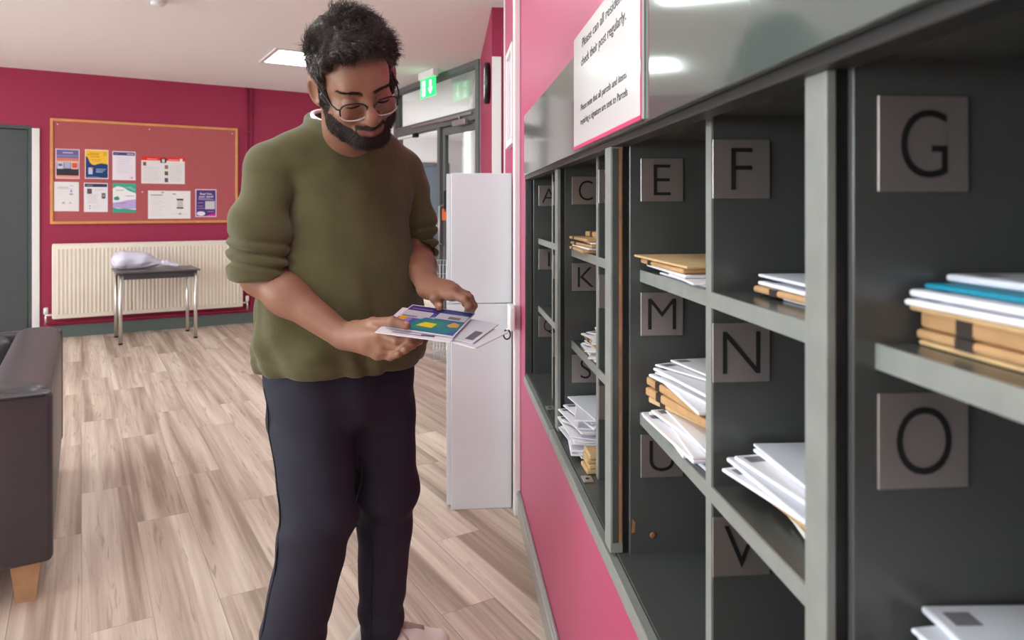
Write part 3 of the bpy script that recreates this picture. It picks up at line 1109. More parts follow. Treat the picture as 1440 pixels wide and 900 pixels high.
def env_mesh(kind):
    """(paper, length, width, thickness, window, printed lines)"""
    if kind in _env: return _env[kind]
    spec = {
        'white_dl': (M['paper'], .22, .11, .0035, True, 'envelope'),
        'white_c5': (M['paper'], .229, .162, .005, True, 'envelope'),
        'cool_c5': (M['paper2'], .229, .162, .004, False, 'envelope'),
        'white_c4': (M['paper2'], .29, .21, .006, False, 'envelope'),
        'white_c6': (M['paper'], .162, .114, .003, True, 'envelope'),
        'brown_c5': (M['kraft'], .229, .162, .008, False, 'envelope'),
        'kraft_thin': (M['kraft2'], .235, .165, .004, False, 'envelope'),
        'brown_pack': (M['kraft'], .21, .15, .014, False, 'packet'),
        'buff_pack': (M['kraft2'], .19, .13, .011, False, 'packet'),
        'slim_pack': (M['kraft2'], .17, .068, .011, False, 'packet'),
        'teal': (M['teal'], .24, .17, .004, False, 'folder'),
        'cream': (M['paper3'], .22, .11, .004, False, 'envelope'),
    }[kind]
    p, l, w_, t, win_, nm = spec
    q = MB()
    q.box((-l / 2, -w_ / 2, 0), (l / 2, w_ / 2, t), I4, p, min(t * 0.42, 0.003), 2)
    z = t + 0.00025
    if kind.startswith('white') or kind == 'cream':
        for i in range(3):
            q.poly([(l * .18, -w_ * .1 + i * .011, z), (l * .36 - .01 * i, -w_ * .1 + i * .011, z), (l * .36 - .01 * i, -w_ * .1 + i * .011 + .003, z), (l * .18, -w_ * .1 + i * .011 + .003, z)], I4, M['lightink'])
        q.poly([(l * .46 - .019, w_ * .45 - .022, z), (l * .46, w_ * .45 - .022, z), (l * .46, w_ * .45, z), (l * .46 - .019, w_ * .45, z)], I4, M['greyink'])
    if 'pack' in kind or kind == 'brown_c5':   # label and black tape band wrapped round the packet
        q.poly([(-l * .3, -w_ * .3, z), (l * .12, -w_ * .3, z), (l * .12, w_ * .25, z), (-l * .3, w_ * .25, z)], I4, M['paper3'])
        q.box((l * .22, -w_ / 2 - .0006, -.0), (l * .30, w_ / 2 + .0006, t + .0004), I4, mat('dark_tape', (60, 52, 48), 0.4) if 'dark_tape' not in bpy.data.materials else bpy.data.materials['dark_tape'])
    o = q.build(nm)
    me = o.data
    bpy.data.objects.remove(o)
    wm = None
    if win_:
        q = MB()
        q.poly([(-l * .40, -w_ * .30, z + .0002), (-l * .02, -w_ * .30, z + .0002), (-l * .02, w_ * .08, z + .0002), (-l * .40, w_ * .08, z + .0002)], I4, M['window_film'])
        o = q.build('address_window')
        wm = o.data
        bpy.data.objects.remove(o)
    _env[kind] = (me, wm, l, w_, t, nm)
    return _env[kind]


KIND_LABEL = {'white_dl': 'slim white window envelope', 'white_c5': 'large white window envelope', 'cool_c5': 'plain white envelope',
              'white_c4': 'broad white envelope', 'white_c6': 'small white window envelope', 'brown_c5': 'flat brown paper envelope',
              'brown_pack': 'thick brown card packet', 'buff_pack': 'small buff card packet', 'teal': 'teal card folder', 'kraft_thin': 'thin buff envelope', 'slim_pack': 'slim buff card packet', 'cream': 'cream envelope'}


def letter(kind, n, s, z, rot, place, group, tx=0.0, ty=0.0, label=None):
    me, wm, l, w_, t, nm = env_mesh(kind)
    o = bpy.data.objects.new(nm, me)
    loc = RW @ Vector((n, s, z))
    link(o, None, loc)
    o.rotation_euler = (math.radians(tx), math.radians(ty), WALL_ROT + math.radians(rot))
    tag(o, label or (KIND_LABEL[kind] + ' ' + place), 'parcel' if 'pack' in kind else ('folder' if kind == 'teal' else 'envelope'), group)
    if wm:
        c = bpy.data.objects.new('address_window', wm)
        COL.objects.link(c)
        c.parent = o
    return o, t


CELLS = {'A': (2.389, 2.732), 'C': (1.683, 2.007), 'E': (0.974, 1.294), 'F': (0.636, 0.944), 'G': (0.226, 0.582)}


def pile(place, group, n, s, z, items, cell, gap=0.0006):
    """items: (kind, dn, ds, rot) from the bottom up; rot 90 lays the long side along the wall"""
    for it in items:
        kind, dn, ds, rot = it[:4]
        tx, ty = (it[4], it[5]) if len(it) > 5 else (0, 0)
        t = env_mesh(kind)[4]
        l_, w2_ = env_mesh(kind)[2], env_mesh(kind)[3]
        rr_ = math.radians(rot)
        hs_ = abs(math.sin(rr_)) * l_ / 2 + abs(math.cos(rr_)) * w2_ / 2 + .003
        hn_ = abs(math.cos(rr_)) * l_ / 2 + abs(math.sin(rr_)) * w2_ / 2 + .002
        lo_, hi_ = sY(CELLS[cell][0], .05) + hs_, sY(CELLS[cell][1], .05) - hs_
        ds = min(max(s + ds, lo_), max(hi_, lo_)) - s
        dn = max(min(n + dn, N_B - hn_ - .002), hn_ + .006 if cell == 'C' and z < .9 else -1) - n
        lift = abs(math.sin(math.radians(tx))) * env_mesh(kind)[3] / 2 + abs(math.sin(math.radians(ty))) * env_mesh(kind)[2] / 2
        letter(kind, n + dn, s + ds, z + gap + lift, rot, place, group, tx, ty)
        z += t + gap + lift * 1.0
    return z


# cell A, top row: a couple of pieces by the divider
pile('standing on the shelf under letter A', 'mail under letter A', 0.16, sY(2.515), Z_S1,
     [('buff_pack', 0, 0, 84), ('white_c6', .01, 0, 70), ('white_c6', 0, 0.01, 95), ('buff_pack', .01, 0, 80), ('white_dl', .02, .0, 96, 0, 1.2)], 'A')
# cell C, top row: brown stack
pile('on the shelf under letter C', 'mail under letter C', 0.165, sY(1.85), Z_S1,
     [('brown_c5', -.045, .03, 88), ('white_c5', -.035, .02, 90), ('brown_c5', -.035, .02, 93), ('white_c5', -.02, .015, 86), ('brown_c5', -.04, .03, 91), ('brown_pack', .0, 0, 97),
      ('buff_pack', .03, -.03, 84), ('white_dl', .04, -.045, 92), ('buff_pack', .035, -.03, 90), ('white_c6', .05, -.045, 80), ('buff_pack', .03, -.035, 86), ('brown_pack', .045, -.03, 92)], 'C')
# cell K: white stack on the lower shelf
pile('on the shelf under letter K', 'mail under letter K', 0.15, sY(1.82), Z_S2,
     [('white_c5', -.01, 0, 88), ('white_dl', -.02, -.01, 70), ('white_dl', .0, .0, 110), ('cool_c5', .01, -.01, 95), ('white_dl', -.01, 0, 60), ('brown_c5', .0, -.02, 90),
      ('white_c5', .01, 0, 100), ('white_c6', -.02, -.01, 75), ('white_dl', .02, 0, 118), ('white_c5', .02, -.01, 84), ('white_dl', .02, -.01, 100)], 'C')
# cell S: wide heap of white post with brown packets in front
pile('in the heap under letter S', 'heap of mail under letter S', 0.10, sY(1.888), Z_FL,
     [('brown_c5', .03, 0, 92), ('white_c5', .01, .0, 92), ('white_c5', .0, .0, 84), ('cool_c5', .0, .0, 95), ('white_c5', .0, .0, 82), ('white_c5', .02, -.005, 95), ('white_c5', -.02, .0, 112), ('cool_c5', -.01, -.01, 74),
      ('white_c5', -.02, .005, 92), ('white_dl', -.05, 0, 66, .6, 0), ('white_c5', -.01, -.005, 116, 0, .6), ('cool_c5', .03, .0, 86, .8, 0), ('white_c5', .0, 0, 96, .5, .5), ('cool_c5', .03, 0, 76, 1, 0),
      ('white_c5', .02, .0, 100, .8, 0), ('white_c5', .04, .0, 90, 1.2, 0), ('white_c5', .02, .0, 78, .6, .6), ('cool_c5', .03, 0, 98, 1, 0)], 'C')
pile('lying before the heap under letter S', 'brown packets before the heap under letter S', 0.115, sY(1.722), Z_FL,
     [('slim_pack', 0, .0, 2), ('slim_pack', .006, .0, 1), ('slim_pack', .004, .0, -2), ('slim_pack', .008, .0, 1)], 'C')
# cell E, top row
pile('on the shelf under letter E', 'mail under letter E', 0.15, sY(1.14), Z_S1,
     [('white_dl', -.035, -.045, 90), ('white_c6', -.045, -.085, 84), ('white_c5', -.015, .02, 88), ('brown_c5', -.02, .03, 90), ('kraft_thin', -.025, .045, 94, 0, -.8)], 'E')
# cell F, top row
pile('on the shelf under letter F', 'mail under letter F', 0.18, sY(0.775), Z_S1,
     [('white_dl', -.02, -.05, 90), ('brown_c5', -.005, 0.02, 91), ('white_c5', -.003, .02, 88), ('white_dl', .01, .01, 96), ('cool_c5', .0, .025, 88)], 'F')
# cell M: tall pile
pile('in the tall pile under letter M', 'tall pile of mail under letter M', 0.14, sY(1.14), Z_S2,
     [('white_c4', .02, .0, 93), ('white_c5', -.01, .0, 86), ('white_c5', -.02, -.03, 92), ('white_dl', -.03, -.04, 84), ('white_c5', -.0, -.03, 96), ('white_dl', -.02, -.04, 88), ('buff_pack', -.0, .03, 106),
      ('brown_pack', .0, .02, 100), ('brown_pack', .0, .03, 96), ('white_c5', .005, -.01, 88), ('white_c5', .01, .0, 100, 0, 0), ('white_dl', .0, .0, 104, 0, .9), ('white_c5', .01, -.01, 96, 0, .9), ('white_dl', .01, .01, 110, 0, .9), ('white_dl', .02, 0, 98, 0, 1.2)], 'E')
# cell N
pile('in the pile under letter N', 'pile of mail under letter N', 0.165, sY(0.815), Z_S2,
     [('white_dl', -.015, -.07, 60), ('white_c6', -.02, -.075, 80), ('white_dl', -.01, -.06, 72), ('cream', -.02, -.04, 84), ('white_c6', -.015, -.075, 66), ('brown_c5', .0, .0, 94), ('kraft_thin', -.005, -.0, 92), ('white_c5', -.015, 0.015, 100), ('white_c4', .01, .0, 92), ('white_c5', -.0, .01, 97), ('white_c5', .02, .0, 92), ('cool_c5', .015, .0, 88)], 'F')
# cell G: thick stack
pile('in the stack under letter G', 'stack of mail under letter G', 0.162, sY(0.475), Z_S1,
     [('kraft_thin', .004, -.004, 91), ('brown_c5', .0, .0, 90), ('brown_pack', -.002, .0, 90), ('kraft_thin', -.006, .003, 89), ('white_c5', -.01, .003, 91)], 'G')
letter('white_c4', .18, sY(.430), Z_S1 + .0395, 90, 'lying just under the teal folder', 'stack of mail under letter G', label='broad white envelope lying just under the teal folder')
letter('teal', .172, sY(.452), Z_S1 + .0465, 90.5, '', None, label='teal card folder in the near stack under letter G')
letter('white_c4', .212, sY(.43), Z_S1 + .0515, 90, '', 'stack of mail under letter G', label='broad white envelope on top of the teal folder')
# cell O
pile('in the pile under letter O', 'pile of mail under letter O', 0.158, sY(0.475), Z_S2,
     [('white_c5', -.01, .0, 90), ('white_c5', -.03, .01, 96), ('white_dl', -.03, .01, 86), ('white_c5', .0, -.005, 92), ('cool_c5', -.012, .004, 97), ('white_c5', .005, .0, 94), ('cool_c5', .0, .0, 94)], 'G')
letter('white_c4', .185, sY(.43), Z_S2 + .0365, 86, '', None, label='broad white envelope lying on top of the pile under letter O')
# =================================================================== NOTICEBOARD WITH POSTERS
BA0, BYa = aU(70.5)
BA1, BYb = aU(334)
BZ0, BZ1 = 1.110, 2.142
nb = empty('notice_board', BW @ Vector(((BA0 + BA1) / 2, 0, BZ0)), 'wide terracotta pinboard with an oak frame on the magenta back wall', 'notice board')
MB().box((BA0 + .02, -0.016, BZ0 + .02), (BA1 - .02, -0.001, BZ1 - .02), BW, M['cork']).build('pin_cloth', nb)
q = MB()
fw = 0.026
q.box((BA0, -0.024, BZ0), (BA1, -0.0005, BZ0 + fw), BW, M['oak'], 0.003)
q.box((BA0, -0.024, BZ1 - fw), (BA1, -0.0005, BZ1), BW, M['oak'], 0.003)
q.box((BA0, -0.024, BZ0 + fw), (BA0 + fw, -0.0005, BZ1 - fw), BW, M['oak'], 0.003)
q.box((BA1 - fw, -0.024, BZ0 + fw), (BA1, -0.0005, BZ1 - fw), BW, M['oak'], 0.003)
q.build('frame', nb)

_c = {}


def C(r, g, b):
    k = (r, g, b)
    if k not in _c: _c[k] = mat('print_%02x%02x%02x' % k, k, 0.5, spec=0.3)
    return _c[k]


def rect(x0, y0, x1, y1): return [(x0, y0), (x1, y0), (x1, y1), (x0, y1)]


def lines(y0, y1, n, x0, x1, h=0.018, col=(176, 174, 186), rag=0.25, seed=1):
    r = random.Random(seed)
    out = []
    for i in range(n):
        y = y1 - (y1 - y0) * (i + .5) / n
        out.append((rect(x0, y, x1 - (x1 - x0) * rag * r.random(), y + h), col))
    return out


def poster(label, u0, v0, u1, v1, basecol, shapes, cat='poster', texts=()):
    a0, Ya = aU(u0); a1, Yb = aU(u1)
    za = zV(v0, Ya); zb = zV(v1, Yb)
    # the board's slant in the photograph: use the mean of both edges
    zt = zV(v0, Ya); zl = zV(v1, Ya) if False else zV(v1, (Ya + Yb) / 2)
    w_, h_ = a1 - a0, zt - zl
    T = BW @ frame((a0, -0.0165, zl), (1, 0, 0), (0, 0, 1))
    q = MB().box((0, 0, 0), (w_, h_, 0.0016), T, C(*basecol))
    for i, (pts, col) in enumerate(shapes):
        q.poly([(x * w_, y * h_, 0.0019 + 0.0003 * (i % 12) + .0002 * (i // 12)) for x, y in pts], T, C(*col))
    for body, x, y, hh, ww, col in texts:
        put_text(q, body, hh * h_, T @ Matrix.Translation((x * w_, y * h_, 0.0045)), C(*col), 0.0002, width=ww * w_, bold=0.015)
    o = q.build('poster', None, T @ Vector((w_ / 2, 0, 0)))
    return tag(o, label, cat, 'posters on the pinboard')


poster('sunset photo poster at the top left of the pinboard', 78, 209, 112, 251.5, (226, 206, 214), [
    (rect(.04, .62, .96, .97), (104, 104, 158)), (rect(.04, .74, .96, .80), (140, 128, 172)), (rect(.04, .55, .96, .70), (206, 128, 118)), (rect(.04, .52, .96, .60), (236, 178, 130)),
    (rect(.04, .10, .96, .36), (52, 52, 60)), (rect(.04, .34, .96, .54), (150, 138, 172)), (rect(.04, .03, .96, .11), (236, 156, 132)),
    (rect(.08, .33, .32, .56), (204, 206, 222)), (rect(.12, .42, .28, .50), (110, 112, 140)), (rect(.38, .36, .60, .56), (176, 180, 208)), (rect(.65, .33, .93, .56), (232, 204, 200)), (rect(.68, .37, .90, .54), (216, 92, 62)),
    (rect(.3, .86, .72, .885), (214, 214, 236)), (rect(.34, .24, .66, .27), (214, 206, 206)), (rect(.42, .18, .6, .2), (206, 190, 190)), (rect(.36, .125, .64, .15), (220, 210, 210))])
wave = [(0.03, .03)] + [(.97, .03), (.97, .50), (.86, .52), (.7, .535), (.55, .51), (.42, .47), (.3, .48), (.2, .56), (.14, .68), (.08, .75), (.03, .76)]
poster('yellow and navy poster in the upper row of the pinboard', 119.5, 210, 152.5, 251.5, (238, 228, 218), [
    (rect(.03, .03, .97, .97), (248, 196, 56)), (wave, (30, 64, 120)), (rect(.18, .86, .62, .885), (196, 148, 60)), (rect(.10, .81, .58, .835), (188, 140, 60)), (rect(.22, .74, .62, .765), (196, 140, 70)), (rect(.24, .65, .68, .67), (214, 160, 60)), (rect(.3, .6, .66, .62), (214, 160, 60)),
    (rect(.14, .15, .32, .38), (196, 206, 226)), (rect(.28, .34, .36, .39), (222, 88, 84)), (rect(.46, .32, .90, .345), (150, 172, 206)), (rect(.46, .27, .84, .295), (150, 172, 206)), (rect(.46, .22, .76, .245), (170, 190, 216)), (rect(.77, .08, .91, .18), (170, 184, 206)), (rect(.10, .05, .6, .07), (120, 146, 190)), (rect(.78, .80, .92, .92), (220, 170, 60)), (rect(.80, .82, .90, .90), (232, 184, 64))])
poster('white notice with a purple heading band in the upper row', 158, 212.5, 190.5, 253.5, (236, 230, 240), [
    (rect(.03, .86, .97, .97), (74, 62, 130)), (rect(.62, .895, .92, .93), (206, 202, 226)), (rect(.08, .90, .26, .92), (150, 142, 190))] +
    lines(.22, .80, 9, .18, .84, .012, (206, 200, 214), .3, 3) + [(rect(.74, .06, .92, .09), (226, 150, 170)), (rect(.80, .1, .88, .13), (226, 150, 170))], 'notice')
poster('wide white notice with a red heading and small portraits', 198.5, 220, 259.5, 258.5, (232, 228, 228), [
    (rect(0, .86, 1, 1), (232, 44, 40)), (rect(.13, .90, .36, .925), (246, 180, 176)), (rect(.62, .885, .86, .915), (246, 180, 176)), (rect(.43, .78, .57, .96), (62, 56, 60)), (rect(.47, .80, .53, .92), (220, 214, 214)), (rect(.88, .80, .95, .95), (240, 234, 234)),
    (rect(.04, .66, .11, .80), (122, 84, 84)), (rect(.53, .56, .61, .70), (146, 116, 106)), (rect(.53, .32, .61, .47), (104, 86, 92)), (rect(.53, .06, .61, .22), (92, 84, 110))] +
    lines(.06, .62, 9, .04, .46, .012, (206, 202, 206), .2, 5) + lines(.08, .70, 10, .65, .95, .012, (204, 200, 204), .2, 6), 'notice')
poster('plain white notice with a small blue sketch at the lower left', 76, 255.5, 111, 297, (234, 230, 232), [
    (rect(.14, .80, .58, .83), (196, 188, 198)), (rect(.14, .75, .74, .775), (204, 196, 204)), (rect(.62, .56, .76, .60), (120, 138, 178)), (rect(.64, .62, .74, .74), (206, 214, 232)), (rect(.66, .66, .72, .72), (130, 150, 196)), (rect(.62, .86, .78, .88), (186, 190, 214)),
    (rect(.34, .28, .42, .31), (130, 126, 136)), (rect(.30, .25, .46, .265), (176, 170, 178)), (rect(.62, .28, .68, .31), (176, 160, 186)), (rect(.58, .25, .74, .265), (206, 190, 206))] + lines(.5, .7, 3, .14, .44, .012, (216, 210, 216), .3, 8), 'notice')
poster('white notice with a navy heading band in the lower row', 118, 257, 151.5, 298, (234, 230, 236), [
    (rect(.03, .86, .97, .97), (46, 56, 96)), (rect(.1, .90, .36, .925), (140, 146, 176)), (rect(.13, .62, .33, .80), (96, 82, 80)), (rect(.74, .46, .90, .65), (92, 82, 88)), (rect(.78, .53, .86, .60), (170, 160, 166)), (rect(.42, .76, .84, .775), (196, 190, 200)), (rect(.22, .19, .27, .22), (60, 60, 80)), (rect(.22, .11, .27, .14), (60, 60, 80))] +
    lines(.28, .6, 6, .16, .66, .012, (196, 190, 200), .3, 11) + lines(.1, .24, 2, .32, .7, .012, (206, 200, 208), .3, 12), 'notice')
poster('teal green and lilac poster at the end of the lower row', 158.5, 257.5, 191, 299, (240, 240, 242), [
    ([(0, .82), (.2, .90), (.45, .86), (.7, .74), (1, .66), (1, 1), (0, 1)], (74, 168, 146)), ([(.5, .86), (.62, .84), (.98, .72), (.98, .8), (.75, .9)], (120, 196, 178)),
    ([(0, .18), (0, .34), (.3, .36), (.6, .42), (1, .46), (1, .14), (.6, .12), (.3, .15)], (190, 168, 222)), ([(0, .0), (1, .0), (1, .10), (.8, .11), (.5, .14), (.25, .13), (0, .18)], (66, 162, 142)),
    ([(.04, .46), (.1, .42), (.26, .43), (.3, .47), (.22, .56), (.14, .54), (.06, .52)], (58, 146, 122)), (rect(.14, .75, .46, .77), (150, 160, 160)), (rect(.56, .56, .92, .58), (160, 160, 170)), (rect(.14, .31, .58, .33), (150, 130, 180))])
poster('wide plain white notice in the lower row, with a dark code panel', 208, 268, 267.5, 307.5, (236, 232, 234), [
    (rect(.06, .83, .34, .86), (140, 134, 142)), (rect(.30, .92, .37, .95), (120, 116, 122)), (rect(.57, .87, .65, .90), (120, 116, 126)), (rect(.67, .66, .83, .72), (58, 56, 60)), (rect(.67, .36, .83, .41), (58, 56, 60)), (rect(.68, .41, .82, .66), (200, 198, 202)), (rect(.54, .17, .90, .18), (196, 192, 198)), (rect(.72, .15, .78, .20), (160, 150, 160))] +
    lines(.08, .8, 11, .06, .42, .012, (208, 204, 210), .35, 15), 'notice')
poster('purple poster with white lettering at the lower right of the pinboard', 274.5, 266, 304, 305, (226, 216, 232), [
    (rect(.04, .03, .96, .97), (84, 54, 124)), ([(.5, .03), (.96, .03), (.96, .12), (.7, .1)], (206, 40, 140)), (rect(.14, .62, .88, .64), (190, 176, 212)), (rect(.14, .66, .7, .675), (190, 176, 212)), (rect(.46, .28, .92, .57), (206, 204, 212)), (rect(.10, .50, .36, .52), (170, 156, 196)), (rect(.10, .38, .36, .40), (170, 156, 196)), (rect(.10, .30, .40, .32), (170, 156, 196)), (rect(.56, .18, .88, .20), (196, 150, 206)),
    ([(.26 + .2 * math.cos(a * math.pi / 8), .12 + .08 * math.sin(a * math.pi / 8)) for a in range(16)], (238, 234, 244))],
    texts=(('Read Time', .5, .80, .07, .56, (236, 230, 244)), ('your email', .5, .705, .07, .68, (236, 230, 244))))

# push pins
for i, (u, v) in enumerate(((81, 175), (210, 182), (326, 188), (200, 270), (326, 306))):
    a, Y = aU(u)
    T = BW @ frame((a, -0.0162, zV(v, Y)), (1, 0, 0), (0, 0, 1))
    o = MB().lathe([(0.003, 0), (0.003, 0.004), (0.006, 0.005), (0.006, 0.008), (0.003, 0.009)], T, 10, M['cab_white']).build('push_pin', None, T @ Vector((0, 0, 0)))
    tag(o, ['white push pin in the top left corner of the pinboard', 'white push pin at the top middle of the pinboard', 'white push pin in the top right corner of the pinboard',
            'white push pin beside the wide white notice', 'white push pin in the bottom right corner of the pinboard'][i], 'pin', 'push pins on the pinboard')

# =================================================================== RADIATOR AND PIPES
RA0, RY0 = aU(73.5)
RA1, _ = aU(339)
rd = empty('radiator', BW @ Vector(((RA0 + RA1) / 2, -0.07, 0.19)), 'long cream ribbed radiator under the pinboard', 'radiator')
q = MB()
z0, z1 = 0.195, 0.915
idx = q.mi(M['rad'])
q.box((RA0, -0.118, z0), (RA1, -0.04, z1), BW, M['rad'], 0.012, 3)
q.build('panel', rd)
q = MB()
nrib = int((RA1 - RA0 - 0.08) / 0.0335)
for i in range(nrib):
    a = RA0 + 0.05 + i * (RA1 - RA0 - 0.1) / (nrib - 1)
    T = BW @ Matrix.Translation((a, -0.118, 0))
    q.poly([(-0.0105, 0.0), (-0.005, -0.007), (0.005, -0.007), (0.0105, 0.0)], T @ Matrix.Translation((0, 0, z1 - 0.045)), M['rad'], z1 - z0 - 0.09)
q.build('ribs', rd)
q = MB()
q.box((RA0 + .005, -0.112, z1 - 0.004), (RA1 - .005, -0.045, z1 + 0.006), BW, M['rad'], 0.004)
q.build('top_grille', rd)
for a, sgn, zv in ((RA0, -1, 0.235), (RA1, 1, 0.235)):
    q = MB()
    q.tube([BW @ Vector((a, -0.08, zv)), BW @ Vector((a + sgn * 0.05, -0.08, zv))], 0.011, 10, M['chrome'])
    q.tube([BW @ Vector((a + sgn * 0.05, -0.08, 0.15)), BW @ Vector((a + sgn * 0.05, -0.08, zv + 0.012))], 0.010, 10, M['chrome'])
    vb = q.build('valve', rd)
    q = MB()
    T = BW @ Matrix.Translation((a + sgn * 0.05, -0.08, zv + 0.01))
    q.lathe([(0.014, 0), (0.019, 0.008), (0.019, 0.055), (0.013, 0.064)], T, 16, M['white'])
    q.build('valve_cap', vb)
pp = empty('heating_pipes', BW @ Vector((RA1, -0.03, 0.13)), 'magenta painted heating pipes below the radiator, rising to the ceiling', 'pipe')
AP = aU(349)[0]
q = MB()
q.tube([BW @ Vector((RA0 - .05, -0.08, 0.138)), BW @ Vector((RA0 - .05, -0.03, 0.138)), BW @ Vector((RA0, -0.02, 0.145)), BW @ Vector((RA1 + .02, -0.02, 0.145)), BW @ Vector((AP - .02, -0.02, 0.145)), BW @ Vector((AP - .02, -0.02, 0.2)), BW @ Vector((AP - .02, -0.02, H - 0.001))], 0.011, 10, M['pink_flat'])
q.build('pipe', pp)
q = MB()
q.tube([BW @ Vector((RA1 + .05, -0.08, 0.138)), BW @ Vector((RA1 + .05, -0.04, 0.142)), BW @ Vector((AP + .02, -0.018, 0.18)), BW @ Vector((AP + .03, -0.018, 0.3)), BW @ Vector((AP + .03, -0.018, H - 0.001))], 0.011, 10, M['pink_flat'])
q.build('pipe', pp)
q = MB()
for z in (0.7, 1.55, 2.1):
    q.box((AP - 0.035, -0.034, z), (AP + 0.045, -0.0005, z + 0.018), BW, M['pink_flat'], 0.003)
q.build('pipe_clip', pp)

# =================================================================== TABLE WITH THE PLASTIC BAG
ang = math.radians(33.5)
TX = Vector((math.cos(ang), math.sin(ang), 0))
TY = Vector((-math.sin(ang), math.cos(ang), 0))
TO = Vector((-3.635, 6.53, 0))
TT = frame(TO, TX, TY)
TL, TD, TZ = 0.72, 0.54, 0.676
tb = empty('side_table', TT @ Vector((TL / 2, TD / 2, 0)), 'small dark topped table on chrome legs before the radiator', 'table')
MB().box((0, 0, TZ - 0.018), (TL, TD, TZ), TT, M['tabletop'], 0.004).build('table_top', tb)
q = MB()
q.box((0.06, 0.03, TZ - 0.078), (TL - 0.045, 0.045, TZ - 0.018), TT, M['tableapron'], 0.003)
q.box((0.06, TD - 0.045, TZ - 0.078), (TL - 0.045, TD - 0.03, TZ - 0.018), TT, M['tableapron'], 0.003)
q.box((0.03, 0.05, TZ - 0.05), (0.045, TD - 0.05, TZ - 0.018), TT, M['tableapron'], 0.003)
q.box((TL - .045, 0.05, TZ - 0.05), (TL - .03, TD - 0.05, TZ - 0.018), TT, M['tableapron'], 0.003)
q.build('apron', tb)
for x in (0.038, TL - 0.038):
    for y in (0.038, TD - 0.038):
        q = MB().tube([TT @ Vector((x, y, 0.004)), TT @ Vector((x, y, TZ - 0.018))], 0.0165, 14, M['chrome'])
        lg = q.build('leg', tb)
        MB().lathe([(0.019, 0.0), (0.019, 0.01), (0.0172, 0.014)], TT @ Matrix.Translation((x, y, 0)), 14, M['black']).build('rubber_foot', lg)

# pale plastic bag, filled and knotted, lying on the table
bg_c = TT @ Vector((0.19, 0.30, TZ))
Tb = frame(bg_c + Vector((0, 0, 0.0)), TX, TY)
bag = empty('plastic_bag', bg_c, 'pale lavender plastic bag, filled and tied at the neck, lying on the dark table', 'bag')
f = Field((bg_c.x - .4, bg_c.x + .5), (bg_c.y - .4, bg_c.y + .45), (TZ - .01, TZ + .25), .007)


def bp(x, y, z): return np.array(Tb @ Vector((x, y, z)))


f.cone(bp(-.10, 0, .092), bp(.06, 0, .084), .090, .080, .02)
f.cone(bp(.05, 0, .082), bp(.20, 0, .05), .078, .030, .03)
f.cone(bp(-.13, 0, .085), bp(-.11, .02, .085), .078, .08, .03)


def crinkle(x, y, z):
    lx = (x - bg_c.x) * TX.x + (y - bg_c.y) * TX.y
    ly = (x - bg_c.x) * TY.x + (y - bg_c.y) * TY.y
    an = np.arctan2(z - (TZ + .07), ly)
    return 0.004 * np.sin(an * 9 + 14 * lx) * np.clip((lx + .05) / .2, 0.15, 1) + 0.003 * np.sin(38 * lx + 3 * an)


f.disp(crinkle)
f.cut_below(TZ + 0.0015)
f.build('bag_body', M['bag'], bag)
f = Field((bg_c.x - .2, bg_c.x + .6), (bg_c.y - .3, bg_c.y + .45), (TZ - .01, TZ + .2), .006)
f.cone(bp(.19, 0, .045), bp(.27, -.01, .05), .022, .028, .02)
f.cone(bp(.25, -.01, .05), bp(.36, -.03, .022), .022, .016, .02)
f.cone(bp(.24, .01, .04), bp(.33, .04, .018), .018, .014, .015)
f.disp(lambda x, y, z: 0.005 * np.sin(90 * x + 60 * z) * np.sin(70 * y + 40 * x))
f.cut_below(TZ + 0.0015)
f.build('bag_neck', M['bag'], bag)

# =================================================================== SOFA
SO = frame((-1.452, 2.25, 0), E, P)
sf_ = empty('sofa', SO @ Vector((-0.42, 0.72, 0)), 'black leather sofa end on short wooden legs at the left edge', 'sofa')
LT = M['leather']
ZB, ZA = 0.136, 0.69
SLEN = 1.42


def soft_box(lo, hi, bev, seg=5):
    return MB().box(lo, hi, SO, LT, bev, seg)


q = soft_box((-0.86, 0.0, ZB), (-0.0, 0.055, ZA - 0.012), 0.02, 4)
q.build('end_panel', sf_)
soft_box((-0.86, SLEN - 0.055, ZB), (0.0, SLEN, ZA - 0.012), 0.02, 4).build('end_panel', sf_)
q = soft_box((-0.185, 0.052, ZB), (-0.004, SLEN - 0.052, ZA - .05), 0.02, 4)
q.build('back_panel', sf_)
# padded rolls of the back and arms
f = Field((-3.2, -.9), (1.7, 4.0), (.1, .95), .0125)


def so(x, y, z): return np.array(SO @ Vector((x, y, z)))


f.rbox(SO, (-0.19, 0.012, 0.44), (-0.006, SLEN - 0.012, ZA + 0.006), 0.055)
f.build('back_cushion', LT, sf_)
for y0, y1 in ((0.06, 0.185), (SLEN - 0.185, SLEN - 0.06)):
    soft_box((-0.85, y0, 0.4), (-0.195, y1, ZA - 0.02), 0.045, 5).build('arm_pad', sf_)
soft_box((-0.85, 0.19, ZB + 0.01), (-0.19, SLEN - 0.19, 0.31), 0.02, 3).build('seat_base', sf_)
for y0, y1 in ((0.19, SLEN / 2 - 0.003), (SLEN / 2 + 0.003, SLEN - 0.19)):
    soft_box((-0.86, y0, 0.312), (-0.195, y1, 0.45), 0.045, 5).build('seat_cushion', sf_)
q = MB()
q.tube([SO @ Vector((-0.85, -0.001, ZA - 0.022)), SO @ Vector((-0.02, -0.001, ZA - 0.022))], 0.004, 8, LT)
q.build('piping', sf_)
